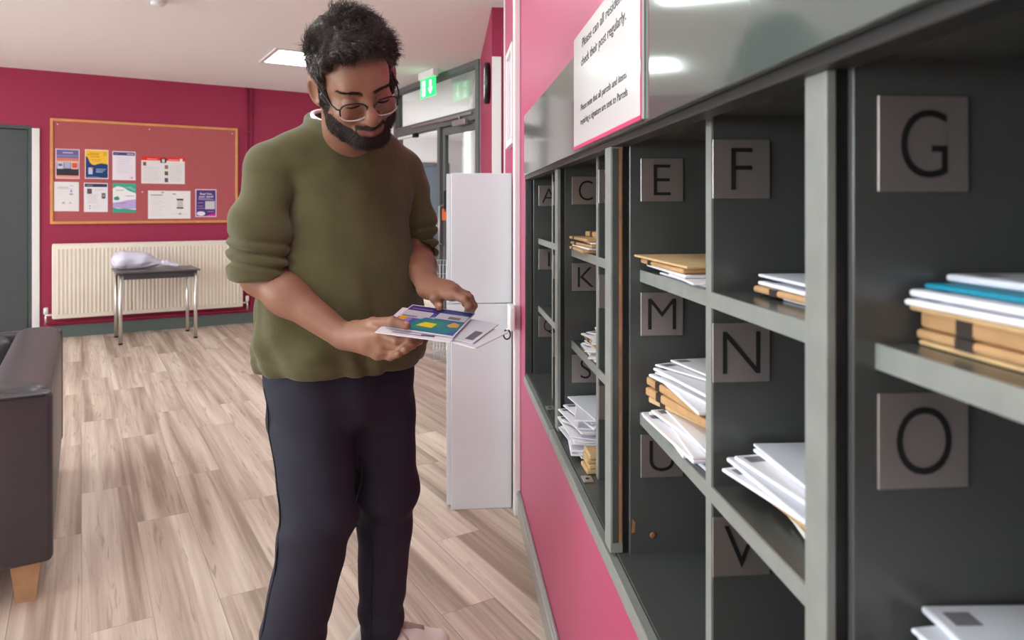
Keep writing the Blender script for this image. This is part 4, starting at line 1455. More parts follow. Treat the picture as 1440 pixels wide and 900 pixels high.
for x, y in ((-0.075, 0.09), (-0.78, 0.09), (-0.075, SLEN - 0.09), (-0.78, SLEN - 0.09)):
    q = MB()
    T = SO @ Matrix.Translation((x, y, 0))
    a, b = 0.026, 0.042
    vs = [T @ Vector(p) for p in ((-a, -a, 0), (a, -a, 0), (a, a, 0), (-a, a, 0), (-b, -b, ZB + .004), (b, -b, ZB + .004), (b, b, ZB + .004), (-b, b, ZB + .004))]
    q.raw(vs, [(3, 2, 1, 0), (4, 5, 6, 7), (0, 1, 5, 4), (1, 2, 6, 5), (2, 3, 7, 6), (3, 0, 4, 7)], M['sofaleg'], False)
    q.build('leg', sf_)

# =================================================================== TALL WHITE CABINET
CW = M['cab_white']
cs0, cs1 = sY(2.985), sY(3.40)
cn0, cn1 = -0.283, -0.028
tc_ = empty('tall_cabinet', RW @ Vector(((cn0 + cn1) / 2, (cs0 + cs1) / 2, 0)), 'tall narrow white cabinet standing against the magenta wall', 'cabinet')
MB().box((cn0, cs0, 0.0), (cn1, cs1, 0.857), RW, CW, 0.003).build('lower_body', tc_)
MB().box((cn0, cs0, 0.8595), (cn1, cs1, 1.403), RW, CW, 0.003).build('upper_body', tc_)
q = MB()
q.box((cn0 - 0.018, cs0 + 0.004, 0.02), (cn0 - 0.0005, cs1 - 0.004, 0.852), RW, CW, 0.002)
q.build('door', tc_)
q = MB()
q.box((cn0 - 0.018, cs0 + 0.004, 0.864), (cn0 - 0.0005, cs1 - 0.004, 1.4), RW, CW, 0.002)
q.build('door', tc_)


def wire_basket(z0, z1, label, d=0.055):
    q = MB()
    x0, x1 = cn0 - 0.019 - d, cn0 - 0.0195
    y0, y1 = cs0 + 0.015, cs0 + 0.30
    r = 0.0014
    for z in (z0, (z0 + z1) / 2, z1):
        q.tube([RW @ Vector(p) for p in ((x1, y0, z), (x0, y0, z), (x0, y1, z), (x1, y1, z))], r, 6, M['steel'])
    for i in range(5):
        x = x1 + (x0 - x1) * i / 4
        q.tube([RW @ Vector(p) for p in ((x, y0, z1), (x, y0, z0), (x, y1, z0), (x, y1, z1))], r, 6, M['steel'])
    for i in range(1, 9):
        y = y0 + (y1 - y0) * i / 9
        q.tube([RW @ Vector(p) for p in ((x1, y, z0), (x0, y, z0), (x0, y, z1))], r, 6, M['steel'])
    o = q.build('wire_basket', None, RW @ Vector(((x0 + x1) / 2, (y0 + y1) / 2, z0)))
    tag(o, label, 'basket', 'wire leaflet baskets on the white cabinet')


wire_basket(0.895, 1.02, 'upper wire leaflet basket on the side of the white cabinet')
wire_basket(0.62, 0.70, 'lower wire leaflet basket on the side of the white cabinet')
for z0, z1, col, lb in ((1.24, 1.33, (30, 28, 30), 'black leaflet sticking out high beside the white cabinet'), (1.205, 1.255, (214, 110, 50), 'orange leaflet below the black one beside the white cabinet')):
    T = RW @ frame((cn0 - 0.02, cs0 + 0.02, z0), (0, 1, 0), (0, 0, 1))
    o = MB().box((cn0 - 0.03 if z0 > 1.22 else cn0 - .036, cs0 + 0.02, z0), (cn0 - 0.0185, cs0 + 0.12, z1), RW, C(*col), 0.002).build('leaflet', None, RW @ Vector((cn0 - .02, cs0 + .05, z0)))
    tag(o, lb, 'leaflet')

# junction box on the trunking, with a dark ring below it
jb = empty('junction_box', RW @ Vector((-0.02, sY(2.88), 0.76)), 'white box on the white trunking beside the tall cabinet', 'box')
MB().box((-0.050, sY(2.84), 0.765), (-0.0272, sY(2.955), 0.862), RW, M['white'], 0.005, 3).build('cover', jb)
q = MB()
c0 = RW @ Vector((-0.056, sY(2.90), 0.742))
q.tube([c0 + Vector((0.014 * math.cos(t), 0.0, 0.019 * math.sin(t))) for t in np.linspace(0, 2 * math.pi, 24)[:-1]], 0.0032, 8, M['black'], closed=True)
q.tube([c0 + Vector((0, 0, 0.018)), c0 + Vector((0.012, 0.0, 0.03))], 0.005, 8, M['white'])
q.build('pull_ring', jb)

# =================================================================== CAMERA, WORLD
cam = bpy.data.cameras.new('camera')
cam.lens = 25.0
cam.sensor_width = 36.0
cam.clip_start = 0.02
cam.shift_y = -(450 - V0) / 1440.0
cam.dof.use_dof = True
cam.dof.focus_distance = 1.75
cam.dof.aperture_fstop = 6.0
co = bpy.data.objects.new('camera', cam)
COL.objects.link(co)
co.location = (0, 0, CAMZ)
co.rotation_euler = (math.pi / 2, 0, 0)
SC.camera = co
wd = bpy.data.worlds.new('world')
SC.world = wd
wd.use_nodes = True
wd.node_tree.nodes['Background'].inputs['Color'].default_value = (0.86, 0.97, 1, 1)
wd.node_tree.nodes['Background'].inputs['Strength'].default_value = 13.0
SC.view_settings.view_transform = 'Standard'
SC.view_settings.look = 'None'
SC.view_settings.exposure = 0.42
SC.view_settings.gamma = 1.0
SC.view_settings.use_curve_mapping = False
SC.cycles.max_bounces = 10
SC.cycles.diffuse_bounces = 6
SC.cycles.use_denoising = True
SC.cycles.sample_clamp_indirect = 8.0
# =================================================================== THE MAN
A_ = np.array


def nrm(v):
    v = A_(v, dtype=float)
    return v / np.linalg.norm(v)


YAW = math.radians(36)
BF = A_([math.sin(YAW), -math.cos(YAW), 0.0])     # chest direction
BL = A_([math.cos(YAW), math.sin(YAW), 0.0])      # his left
# head frame
HY, HP, HR = math.radians(32), math.radians(34), math.radians(17)
f0 = A_([math.sin(HY), -math.cos(HY), 0]); l0 = A_([math.cos(HY), math.sin(HY), 0]); u0 = A_([0, 0, 1.0])
HF = math.cos(HP) * f0 - math.sin(HP) * u0
u1 = math.cos(HP) * u0 + math.sin(HP) * f0
HL = math.cos(HR) * l0 + math.sin(HR) * u1
HU = math.cos(HR) * u1 - math.sin(HR) * l0
HAX = A_([HF, HL, HU])
HS = 1.07
HC = A_([-0.366, 1.66, 1.547])


def hp(f, l, u): return HC + HS * (f * HF + l * HL + u * HU)


def pw(u, v, Y): return A_(W(u, v, Y))


# ---- the papers' plane
PC = A_([-0.187, 1.625, 1.0])
PX = nrm([0.14, -0.025, -0.016])
PY = A_([0.07, 0.165, 0.016]); PY = nrm(PY - PX * (PY @ PX))
PN = np.cross(PX, PY)


def onp(u, v, h=0.0):
    # the point seen at (u, v) that lies h above the papers
    d = A_([(u - 720) / 1000, 1, -(v - V0) / 1000]); o = A_([0, 0, CAMZ])
    t = ((PC + PN * h - o) @ PN) / (d @ PN)
    return o + d * t


# ---- joints
R_SH, L_SH = pw(382, 243, 1.756), pw(563, 242, 1.975)
R_EL, R_WR = pw(367, 388, 1.735), pw(482, 472, 1.655)
L_EL, L_WR = pw(585, 362, 1.97), pw(603, 404, 1.765)
R_HIP, R_KN, R_AN = A_([-.53, 1.85, .88]), A_([-.488, 1.80, .45]), A_([-.578, 1.83, .09])
L_HIP, L_KN, L_AN = A_([-.378, 1.95, .88]), A_([-.345, 1.95, .462]), A_([-.365, 1.965, .09])

HANDS = {
    'R': dict(wr=R_WR, thumb=[pw(500, 463, 1.635), pw(525, 454, 1.603), onp(552, 452, .016), onp(572, 458, .0120)],
              fing=[[pw(534, 470, 1.578), pw(559, 479, 1.548), onp(576, 478, -.0245), onp(590, 474, -.0225)],
                    [pw(539, 481, 1.578), pw(562, 488, 1.556), onp(577, 485, -.0320), onp(590, 480, -.0285)],
                    [pw(538, 491, 1.588), pw(558, 496, 1.572), onp(570, 491, -.0400), onp(581, 486, -.0330)],
                    [pw(531, 498, 1.602), pw(549, 502, 1.590), onp(560, 498, -.0520), onp(570, 492, -.0450)]]),
    'L': dict(wr=L_WR, thumb=[pw(611, 411, 1.730), pw(612, 419, 1.698), onp(615, 424, .020), onp(618, 432, .0122)],
              fing=[[pw(636, 414, 1.685), pw(653, 421, 1.662), pw(659, 430, 1.660), onp(657, 439, -.0215)],
                    [pw(640, 410, 1.70), pw(660, 419, 1.676), pw(666, 430, 1.674), onp(663, 438, -.0215)],
                    [pw(639, 407, 1.718), pw(657, 415, 1.70), pw(663, 426, 1.697), onp(660, 434, -.0205)],
                    [pw(634, 405, 1.737), pw(649, 411, 1.725), pw(655, 420, 1.722), pw(653, 428, 1.73)]]),
}

# ---- body: one continuous skin surface
gx = np.arange(-0.76, -0.06, 0.0028)
gy = np.arange(1.46, 2.14, 0.0028)
gz = np.concatenate([np.arange(0.03, 0.85, 0.012), np.arange(0.85, 1.135, 0.0026), np.arange(1.135, 1.39, 0.008), np.arange(1.39, 1.77, 0.0026)])
fb = Field(gx, gy, gz, 0)
# legs, trunk, upper arms (under the clothes)
for hip, kn, an in ((R_HIP, R_KN, R_AN), (L_HIP, L_KN, L_AN)):
    fb.cone(hip, kn, .080, .052, .03).cone(kn, an, .050, .034, .03)
for an, toe in ((R_AN, R_AN + A_([.11, -.10, -.045])), (L_AN, L_AN + A_([.15, .025, -.045]))):
    fb.cone(an - A_([0, 0, .035]), toe, .032, .024, .03)
fb.loft([(0.82, -.455, 1.90, .165, .115), (0.95, -.455, 1.895, .160, .112), (1.1, -.45, 1.89, .155, .11), (1.28, -.442, 1.88, .16, .108), (1.37, -.44, 1.868, .14, .085), (1.42, -.437, 1.85, .08, .065)], BL, BF, .04)
for sh, el in ((R_SH, R_EL), (L_SH, L_EL)):
    fb.cone(A_([-.44, 1.86, 1.385]) * .6 + sh * .4, sh, .055, .05, .04)
    fb.cone(sh, el, .05, .043, .03)
# forearms
for el, wr, r0, rm, r1 in ((R_EL, R_WR, .045, .046, .030), (L_EL, L_WR, .040, .040, .028)):
    mid = el + (wr - el) * .33
    fb.cone(el, mid, r0, rm, .03).cone(mid, wr, rm, r1, .03)
# hands
for side, h in HANDS.items():
    wr = h['wr']
    mcp = [q[0] for q in h['fing']]
    pn = nrm(np.cross(mcp[3] - mcp[0], (mcp[1] + mcp[2]) / 2 - wr))
    for i, m_ in enumerate(mcp):
        fb.cone(wr + (m_ - wr) * .12, m_, .020, .0125, .014)
        fb.cone(m_, m_, .0128, .0128, .008)
    fb.cone(wr, (mcp[1] + mcp[2]) / 2 * .6 + wr * .4, .026, .021, .02, squash=(pn, 1.25))
    fb.cone(wr + (h['thumb'][0] - wr) * .3, h['thumb'][0], .021, .018, .014)
    t = h['thumb']
    fb.cone(t[0], t[1], .0175, .0130, .010).cone(t[1], t[2], .0122, .0108, .005).cone(t[2], t[3], .0108, .0090, .004)
    fb.cone(t[1], t[1], .0132, .0132, .004).cone(t[2], t[2], .0114, .0114, .003)
    fb.cone(t[0], mcp[0], .013, .011, .016)
    for j, q in enumerate(h['fing']):
        rr = [(.0112, .0098, .0088, .0078), (.0114, .0100, .0090, .0080), (.0108, .0095, .0086, .0076), (.0096, .0085, .0076, .0068)][j]
        for a in range(3):
            fb.cone(q[a], q[a + 1], rr[a], rr[a + 1], .0025 if a else .006)
        for a in (1, 2):
            fb.cone(q[a], q[a], rr[a] * 1.07, rr[a] * 1.07, .003)
# neck
nb0, nb1 = A_([-.437, 1.842, 1.39]), hp(-.022, 0, -.055)
fb.cone(nb0, nb1, .068, .060 * HS, .03)
for sg in (-1, 1):
    fb.cone(hp(-.03, sg * .055, -.05), A_([-.42, 1.80, 1.40]) + BL * sg * .02, .018, .016, .03)
# head
S_ = HS


def he(c, r, k=.012, cut=False, A=HAX): fb.ell(hp(*c), A_(r) * S_, A, k * S_, cut)


def hc(a, b, ra, rb, k=.012, cut=False): fb.cone(hp(*a), hp(*b), ra * S_, rb * S_, k * S_, cut)


he((-.012, 0, .035), (.100, .075, .097), .03)
he((.028, 0, -.025), (.066, .057, .080), .03)
he((.055, 0, .04), (.045, .056, .05), .02)
for sg in (-1, 1):
    hc((.0, sg * .058, -.040), (.025, sg * .052, -.078), .020, .020, .02)
    hc((.025, sg * .049, -.074), (.080, sg * .016, -.091), .020, .020, .02)
    he((.066, sg * .040, -.028), (.030, .026, .026), .018)
hc((.079, -.014, -.089), (.079, .014, -.089), .0205, .0205, .015)
hc((.082, -.034, .030), (.082, .034, .030), .014, .014, .016)
for sg in (-1, 1):
    he((.114, sg * .034, .003), (.027, .022, .0165), .010, True)
    he((.0815, sg * .0335, -.001), (.0150, .0165, .0140), .002)
hc((.094, 0, .016), (.113, 0, -.026), .0095, .012, .012)
hc((.113, 0, -.028), (.115, 0, -.034), .0135, .0135, .008)
for sg in (-1, 1):
    hc((.100, sg * .0145, -.036), (.104, sg * .012, -.037), .0100, .0095, .006)
    hc((.112, sg * .007, -.047), (.108, sg * .0085, -.045), .0032, .0032, .002, True)
he((.088, 0, -.060), (.018, .030, .020), .012)
for sg in (-1, 1):
    hc((.106, 0, -.0555), (.094, sg * .024, -.0625), .0058, .0035, .005)
    hc((.104, 0, -.0690), (.093, sg * .023, -.0645), .0068, .0035, .005)
hc((.112, -.02, -.0632), (.112, .02, -.0632), .0028, .0028, .003, True)
EARA = {}
for sg in (-1, 1):
    n_ear = nrm(HL * sg * 1.0 + HF * .55)          # outward face of the ear
    e_u = nrm(HU - HF * .18); e_f = nrm(np.cross(e_u, n_ear))
    A = A_([e_f, n_ear, e_u])
    c = hp(-.008, sg * .087, -.006)
    fb.ell(c, A_([.021, .0085, .036]) * S_, A, .006)
    fb.ell(c + n_ear * .006 * S_ + e_f * (-.002 * sg), A_([.0125, .0065, .023]) * S_, A, .004, True)
    fb.cone(hp(.004, sg * .078, -.034), hp(.006, sg * .077, -.03), .0075, .0075, .006)
V, Q = fb.mesh()
V = relax(V, Q, 1)
fc = V[Q].mean(1)
hq = ((fc - HC) @ HAX.T) / HS
mi = np.zeros(len(Q), dtype=np.int32)
lipm = (hq[:, 0] > .086) & (np.abs(hq[:, 1]) < .027) & (np.abs(hq[:, 2] + .0628) < .0115 * np.sqrt(np.clip(1 - (hq[:, 1] / .027) ** 2, 0, 1)))
mi[lipm] = 1
for side, h in HANDS.items():
    for q in [h['thumb']] + h['fing']:
        tip, pre = q[-1], q[-2]
        d_ = nrm(tip - pre)
        up = PN if q is h['thumb'] else (nrm(q[1] - (q[0] + q[2]) / 2) if np.linalg.norm(q[1] - (q[0] + q[2]) / 2) > 1e-4 else PN)
        up = nrm(up - d_ * (up @ d_))
        c = tip + up * .008 - d_ * .001
        mi[(np.linalg.norm(fc - c, axis=1) < .0058)] = 2
man = mesh_object('person', V, Q, None, None, Vector((-.45, 1.9, 0.0)), mats=[M['skin'], M['lip'], M['nail']], midx=mi)
tag(man, 'bearded man in glasses, olive sweater and navy trousers, head bowed over the papers he holds', 'person')
del fb

# ---- sweater
sx_ = (-.78, -.17); sy_ = (1.60, 2.13); sz_ = (.77, 1.53)
HSW = 0.0048
fs = Field(sx_, sy_, sz_, HSW)
fs.loft([(0.835, -.452, 1.895, .222, .176), (0.87, -.452, 1.895, .229, .184), (0.93, -.452, 1.892, .230, .186), (1.0, -.452, 1.89, .223, .180), (1.1, -.450, 1.888, .211, .166),
         (1.2, -.447, 1.884, .200, .150), (1.31, -.441, 1.876, .194, .136), (1.37, -.440, 1.868, .172, .116), (1.42, -.438, 1.856, .130, .098), (1.465, -.433, 1.84, .090, .082)], BL, BF, .03)
fs.cone(A_([-.482, 1.80, 1.436]), R_SH, .052, .066, .04)
fs.cone(A_([-.37, 1.88, 1.420]), L_SH, .052, .066, .04)


def sleeve(sh, el, wr, r0, r1, r2, cuffdrop, n_cut):
    g = Field(sx_, sy_, sz_, HSW)
    mid = sh + (el - sh) * .55
    end = el + (el - sh) * .25
    g.cone(sh, mid, r0, r1, .02).cone(mid, end, r1, r2, .02)
    ax = nrm(el - sh)
    x = g.ax[0][:, None, None]; y = g.ax[1][None, :, None]; z = g.ax[2][None, None, :]
    t = ((x - sh[0]) * ax[0] + (y - sh[1]) * ax[1] + (z - sh[2]) * ax[2]) / np.linalg.norm(el - sh)
    side = (x - sh[0]) * .8 - (y - sh[1]) * .3
    w_ = np.clip((t - .52) / .2, 0, 1)
    ph = t * 30 + 9 * side + 1.2 * np.sin(22 * side) + .7 * np.sin(31 * y)
    fold = -.004 * (np.abs(np.sin(ph * .5)) ** .7 - .5) * w_
    for t0, am in ((.66, .7), (.78, 1.0), (.905, 1.0)):
        tt = t - t0 - .22 * side - .02 * np.sin(24 * side + 40 * t0)
        fold = fold + am * (.0105 * np.exp(-(tt / .022) ** 2) - .0045 * np.exp(-((tt - .055) / .035) ** 2))
    fold = fold + -.006 * np.sin(t * 13 - 26 * side + 1.0) * np.clip((t - .05) / .2, 0, 1) * (1 - w_)
    g.f = g.f + fold.astype(np.float32)
    cc = el + A_(cuffdrop)
    # cuff: rolled rim, cut off flat and bored out for the forearm
    g.cut_plane(cc, n_cut, .012)
    g.cone(el, el + (wr - el) * .5, .052, .050, .004, True)
    return g


gR = sleeve(R_SH, R_EL, R_WR, .073, .079, .077, (-.006, 0, -.012), nrm([.02, -.05, -1.0]))
gL = sleeve(L_SH, L_EL, L_WR, .068, .066, .060, (.0, -.005, -.004), nrm([.10, -.25, -1.0]))
for g_, zt in ((gR, 1.345), (gL, 1.33)):
    zc = fs.ax[2][None, None, :]
    crease = .013 * np.exp(-((fs.f - g_.f) / .010) ** 2) * np.clip((zt - zc) / .06, 0, 1)
    fs.f = (Field._smin(fs.f, g_.f, .012) + crease).astype(np.float32)
# neckline: bored for the neck, with a ribbed band
fs.cone(A_([-.438, 1.852, 1.40]), A_([-.415, 1.795, 1.60]), .074, .085, .010, True)
ringC = A_([-.4335, 1.828, 1.462])


def ring(t, a, b, dz, drop): return ringC + a * math.cos(t) * BL + b * math.sin(t) * BF + A_([0, 0, dz - drop * math.sin(t)])


rp = [ring(t, .090, .084, .006, .030) for t in np.linspace(0, 2 * math.pi, 41)]
for a, b in zip(rp[:-1], rp[1:]):
    fs.cone(a, b, .0115, .0115, .008)


def drape(x, y, z):
    ql = (x + .455) * BL[0] + (y - 1.89) * BL[1]
    qf = (x + .455) * BF[0] + (y - 1.89) * BF[1]
    an = np.arctan2(qf, ql)
    low = np.clip((1.12 - z) / .2, 0, 1)
    hi = np.clip((z - 1.05) / .15, 0, 1)
    d = .0085 * np.sin(7 * an + 9 * z + 1.5 * np.sin(14 * z)) * low * np.clip((z - .84) / .1, .2, 1)
    d = d + .0045 * np.sin(13 * an - 30 * z + 2 * np.sin(4 * an)) * low
    d = d + .006 * np.sin(24 * (ql * .9 + (z - 1.3) * .8) + .5) * hi * np.clip((np.abs(ql) - .08) / .06, 0, 1)
    d = d + .0015 * np.sin(55 * x + 20 * z) * np.sin(47 * y - 30 * z)
    band = np.exp(-((z - .880) / .007) ** 2) * .0035
    return d + band


fs.disp(drape)
fs.cut_below(0.838)
sw = fs.build('sweater', M['knit'], man, smooth=2)
sw['label'] = 'olive green knitted sweater with pushed up sleeves'
del fs, gR, gL
# white undershirt collar
q = MB()
q.tube([ring(t, .0775, .0715, .0195, .030) for t in np.linspace(0, 2 * math.pi, 49)[:-1]], .0058, 10, M['tee'], closed=True, flat=1.0)
q.build('undershirt_collar', man)

# ---- trousers
ft = Field((-.78, -.18), (1.66, 2.12), (.02, .93), .006)
ft.loft([(0.70, -.455, 1.90, .185, .125), (0.80, -.455, 1.90, .195, .145), (0.92, -.455, 1.898, .190, .140)], BL, BF, .05)
R_CF = A_([-.592, 1.832, .03])
L_CF = A_([-.362, 1.958, .088])
ft.cone(R_HIP + A_([0, 0, -.06]), R_KN + A_([.0, 0, .03]), .112, .092, .03)
ft.cone(R_KN + A_([.0, 0, .03]), R_CF, .088, .079, .03)
ft.cone(L_HIP + A_([0, 0, -.06]), L_KN + A_([0, 0, .02]), .108, .082, .03)
ft.cone(L_KN + A_([0, 0, .02]), L_CF, .080, .058, .03)


def creases(x, y, z):
    right = (x + y * .0 < -.43)
    d = .005 * np.sin(z * 46 + 16 * x + 2 * np.sin(18 * y)) * np.exp(-((z - .44) / .10) ** 2)
    d = d + .0045 * np.sin(z * 75 + 20 * x - 12 * y) * np.exp(-((z - .13) / .07) ** 2)
    d = d + .003 * np.sin(40 * x + 28 * y + 9 * z) * np.clip((z - .4) / .2, 0, 1)
    d = d + .005 * np.sin(30 * (x - y) + 40 * z) * np.exp(-((z - .72) / .07) ** 2)
    return d


ft.disp(creases)
# cuffs cut square; the left one hangs at the ankle
zz = ft.ax[2][None, None, :]; xx = ft.ax[0][:, None, None]
ft.f = np.where(xx > -.46, np.maximum(ft.f, (0.070 + .10 * (xx + .36) - zz)), ft.f).astype(np.float32)
ft.cut_below(0.035)
ft.cone(L_AN + A_([0, 0, -.10]), L_AN + A_([0, 0, .06]), .044, .046, .004, True)
_v, _q = ft.mesh()
tr_mesh = (relax(_v, _q, 2), _q)
tr = mesh_object('trousers', tr_mesh[0], _q, M['trouser'], man)
tr['label'] = 'dark navy trousers'
# side seams
for hip, kn, cf, r0, r1, r2, dn in ((R_HIP + A_([0, 0, -.06]), R_KN + A_([0, 0, .03]), R_CF, .112, .092, .079, nrm([-.62, -.78, 0])), (L_HIP + A_([0, 0, -.06]), L_KN + A_([0, 0, .02]), L_CF, .108, .082, .058, nrm([-.5, -.86, 0]))):
    pass
TV, TQ = tr_mesh
for hip_x, dn in ((-.60, nrm([-.80, -.60, 0])), (-.30, nrm([-.25, -.97, 0]))):
    pts = []
    for z in np.arange(.80 if hip_x < -.45 else .60, .06, -.02):
        sel = TV[(np.abs(TV[:, 2] - z) < .008) & ((TV[:, 0] < -.455) if hip_x < -.45 else (TV[:, 0] > -.402))]
        if len(sel) < 5: continue
        pts.append(sel[int(np.argmax(sel @ dn))] + dn * .0004)
    pts = A_(pts)
    for _ in range(4): pts[1:-1] = .5 * pts[1:-1] + .25 * (pts[:-2] + pts[2:])
    q = MB()
    q.tube([Vector(p) for p in pts], .0022, 6, M['seam'])
    q.build('side_seam', tr)
del ft

# ---- shoes and socks
for an, d_, lb in ((L_AN, nrm([.235, .04, 0]), 'L'), (R_AN, nrm([.13, -.2, 0]), 'R')):
    s_ = nrm(np.cross([0, 0, 1], d_))
    o0 = A_([an[0], an[1], 0.0]) - d_ * .055
    L_ = .285
    lo = np.minimum(o0, o0 + d_ * L_) - .07
    hi = np.maximum(o0, o0 + d_ * L_) + .07
    g = Field((lo[0], hi[0]), (lo[1], hi[1]), (-.01, .16), .0035)

    def sp(a, b, z): return o0 + d_ * a + s_ * b + A_([0, 0, z])
    g.cone(sp(.0, 0, .050), sp(.08, 0, .058), .036, .038, .02)
    g.cone(sp(.06, 0, .060), sp(.14, 0, .050), .038, .036, .03)
    g.cone(sp(.14, 0, .046), sp(.215, .004, .036), .040, .034, .03)
    g.cone(sp(.02, 0, .075), sp(.06, 0, .085), .036, .036, .015)
    g.cone(sp(.045, 0, .09), sp(.05, 0, .14), .034, .04, .006, True)
    g.cut_below(.018)
    shoe = g.build('shoe', M['shoe'], man, smooth=1)
    shoe['label'] = 'off white leather trainer'
    g = Field((lo[0], hi[0]), (lo[1], hi[1]), (-.02, .06), .0035)
    g.cone(sp(.0, 0, .014), sp(.21, .004, .014), .041, .044, .01)
    g.cut_below(.0008); g.cut_above(.027)
    g.build('sole', M['sole'], shoe)
    q = MB()
    for i, a in enumerate(np.linspace(.095, .17, 5)):
        zt = .098 - (a - .095) * .26
        q.tube([Vector(sp(a - .008, -.026, zt - .012)), Vector(sp(a, -.010, zt + .0015)), Vector(sp(a + .004, .010, zt + .0015)), Vector(sp(a - .006, .026, zt - .012))], .0032, 8, M['lace'])
    q.tube([Vector(sp(.09, 0, .1)), Vector(sp(.10, -.02, .108)), Vector(sp(.125, -.036, .085)), Vector(sp(.135, -.04, .07))], .0028, 8, M['lace'])
    q.build('laces', shoe)
    q = MB()
    q.tube([Vector(sp(.085, 0, .098)), Vector(sp(.13, 0, .0955)), Vector(sp(.175, .003, .081))], [.016, .015, .012], 12, M['lace'], flat=.35)
    q.build('tongue', shoe)
    q = MB()
    q.tube([Vector(A_([an[0], an[1], .05])), Vector(A_([an[0], an[1], .1])), Vector(A_([an[0], an[1], .17]))], [.034, .037, .041], 20, M['sock'])
    q.build('sock', man)

# ---- hair
hg = [np.arange(HC[i] - .2, HC[i] + .21, .0034) for i in range(3)]
fh = Field(hg[0], hg[1], hg[2], 0)


def Hc(a, b, ra, rb, k=.012, cut=False): fh.cone(hp(*a), hp(*b), ra * HS, rb * HS, k * HS, cut)


def He(c, r, k=.012, cut=False): fh.ell(hp(*c), A_(r) * HS, HAX, k * HS, cut)


He((-.012, 0, .040), (.109, .086, .104), .02)
He((.002, -.004, .076), (.100, .078, .076), .03)
Hc((.058, -.040, .094), (.058, .034, .092), .038, .034, .03)
He((.128, -.016, -.049), (.082, .108, .106), .008, True)
fh.cut_plane(hp(0.0, 0, .018), .72 * HF - .69 * HU, .01)
for sg in (-1, 1):
    Hc((.022, sg * .0745, .035), (.020, sg * .0715, -.018), .0085, .0065, .008)
fh.disp(lambda x, y, z: (.0075 * np.sin(95 * x + 40 * z) * np.sin(88 * y - 35 * z + 2) + .0045 * np.sin(170 * x - 60 * y) * np.sin(150 * z + 40 * x)))
HV, HQ = fh.mesh()
HV = relax(HV, HQ, 1)
hair = mesh_object('hair', HV, HQ, M['hair'], man)
hair['label'] = 'short thick wavy black brown hair'


def normals(V, Q):
    n = np.cross(V[Q[:, 2]] - V[Q[:, 0]], V[Q[:, 3]] - V[Q[:, 1]])
    out = np.zeros_like(V)
    for i in range(4): np.add.at(out, Q[:, i], n)
    return out / (np.linalg.norm(out, axis=1, keepdims=True) + 1e-12)


def strands(name, roots, dirs, lens, rad, m, parent, curl=.25, seg=5, sink=.003, bend=None):
    n = len(roots)
    side = np.cross(dirs, rng.normal(size=(n, 3))); side /= np.linalg.norm(side, axis=1, keepdims=True) + 1e-9
    oth = np.cross(dirs, side)
    P_ = []
    for i in range(seg + 1):
        t = i / seg
        c = roots - dirs * sink + dirs * (lens[:, None] * t) + side * (curl * lens[:, None] * t * t) + oth * (curl * .5 * lens[:, None] * math.sin(3.0 * t))
        if bend is not None: c = c + bend * (lens[:, None] * t * t)
        P_.append(c)
    vs = []
    for i in range(seg + 1):
        r = rad * (1 - .85 * i / seg)
        for j in range(3):
            a = 2 * math.pi * j / 3
            vs.append(P_[i] + r * (math.cos(a) * side + math.sin(a) * oth))
    VV = np.stack(vs, 1).reshape(-1, 3)
    k = 3 * (seg + 1)
    base = (np.arange(n) * k)[:, None]
    fs_ = []
    for i in range(seg):
        for j in range(3):
            a, b = i * 3 + j, i * 3 + (j + 1) % 3
            fs_.append(base + A_([[a, b, b + 3, a + 3]]))
    QQ = np.concatenate(fs_, 0)
    return mesh_object(name, VV, QQ, m, parent)


NV = normals(HV, HQ)
loc = ((HV - HC) @ HAX.T) / HS
outer = (loc[:, 2] > -.075)
ids = rng.choice(np.nonzero(outer)[0], 15000)
lu = loc[ids]
top = np.clip((lu[:, 2] - .05) / .06, 0, 1)[:, None]
swirl = np.stack([np.sin(60 * lu[:, 1] + 40 * lu[:, 0]), np.cos(55 * lu[:, 0] - 30 * lu[:, 2]), np.sin(50 * lu[:, 2] + 45 * lu[:, 1])], 1)
flow = top * (.8 * HF + .1 * HU) + (1 - top) * (-.75 * HU - .15 * HF) + .7 * (swirl @ HAX)
dr = NV[ids] * .22 + flow * .8 + rng.normal(size=(len(ids), 3)) * .10
dr /= np.linalg.norm(dr, axis=1, keepdims=True)
ln = (.011 + .015 * top[:, 0]) * rng.uniform(.7, 1.3, len(ids))
strands('hair_strands', HV[ids], dr, ln, .00085, M['hair'], hair, curl=.4, sink=.004)['kind'] = 'stuff'

# ---- beard and moustache: grown on the skin of jaw, chin and upper lip
SV, SQ = V, Q
SN = normals(SV, SQ)
hv = ((SV - HC) @ HAX.T) / HS


def sst(x, a, b):
    t = np.clip((x - a) / (b - a), 0, 1)
    return t * t * (3 - 2 * t)


fA, lA, uA = hv[:, 0], np.abs(hv[:, 1]), hv[:, 2]
cheek = -.030 - .37 * np.clip(fA - .015, 0, .2)
jaw = sst(cheek - uA, 0, .022) * sst(fA, .000, .012)
side = sst(fA, .004, .010) * sst(.030 - fA, 0, .008) * sst(.040 - uA, 0, .01) * sst(lA, .05, .058) * sst(uA, -.085, -.06)
mous = sst(fA, .082, .090) * sst(uA, -.0605, -.0575) * sst(-.0465 - uA, 0, .004) * sst(.034 - lA, 0, .005)
corner = .7 * sst(fA, .07, .08) * sst(lA, .024, .028) * sst(.036 - lA, 0, .006) * sst(-.048 - uA, 0, .006)
lipz = 1 - sst(1.35 - np.sqrt((lA / .0235) ** 2 + ((uA + .0632) / .0105) ** 2), 0, .35) * (fA > .08)
under = sst(uA, -.150, -.125)
bm = np.clip(np.maximum(np.maximum(jaw, side), np.maximum(mous, corner)) * under, 0, 1) * np.where(mous > .3, 1, lipz)
bm = bm * (np.linalg.norm(SV - HC, axis=1) < .19)
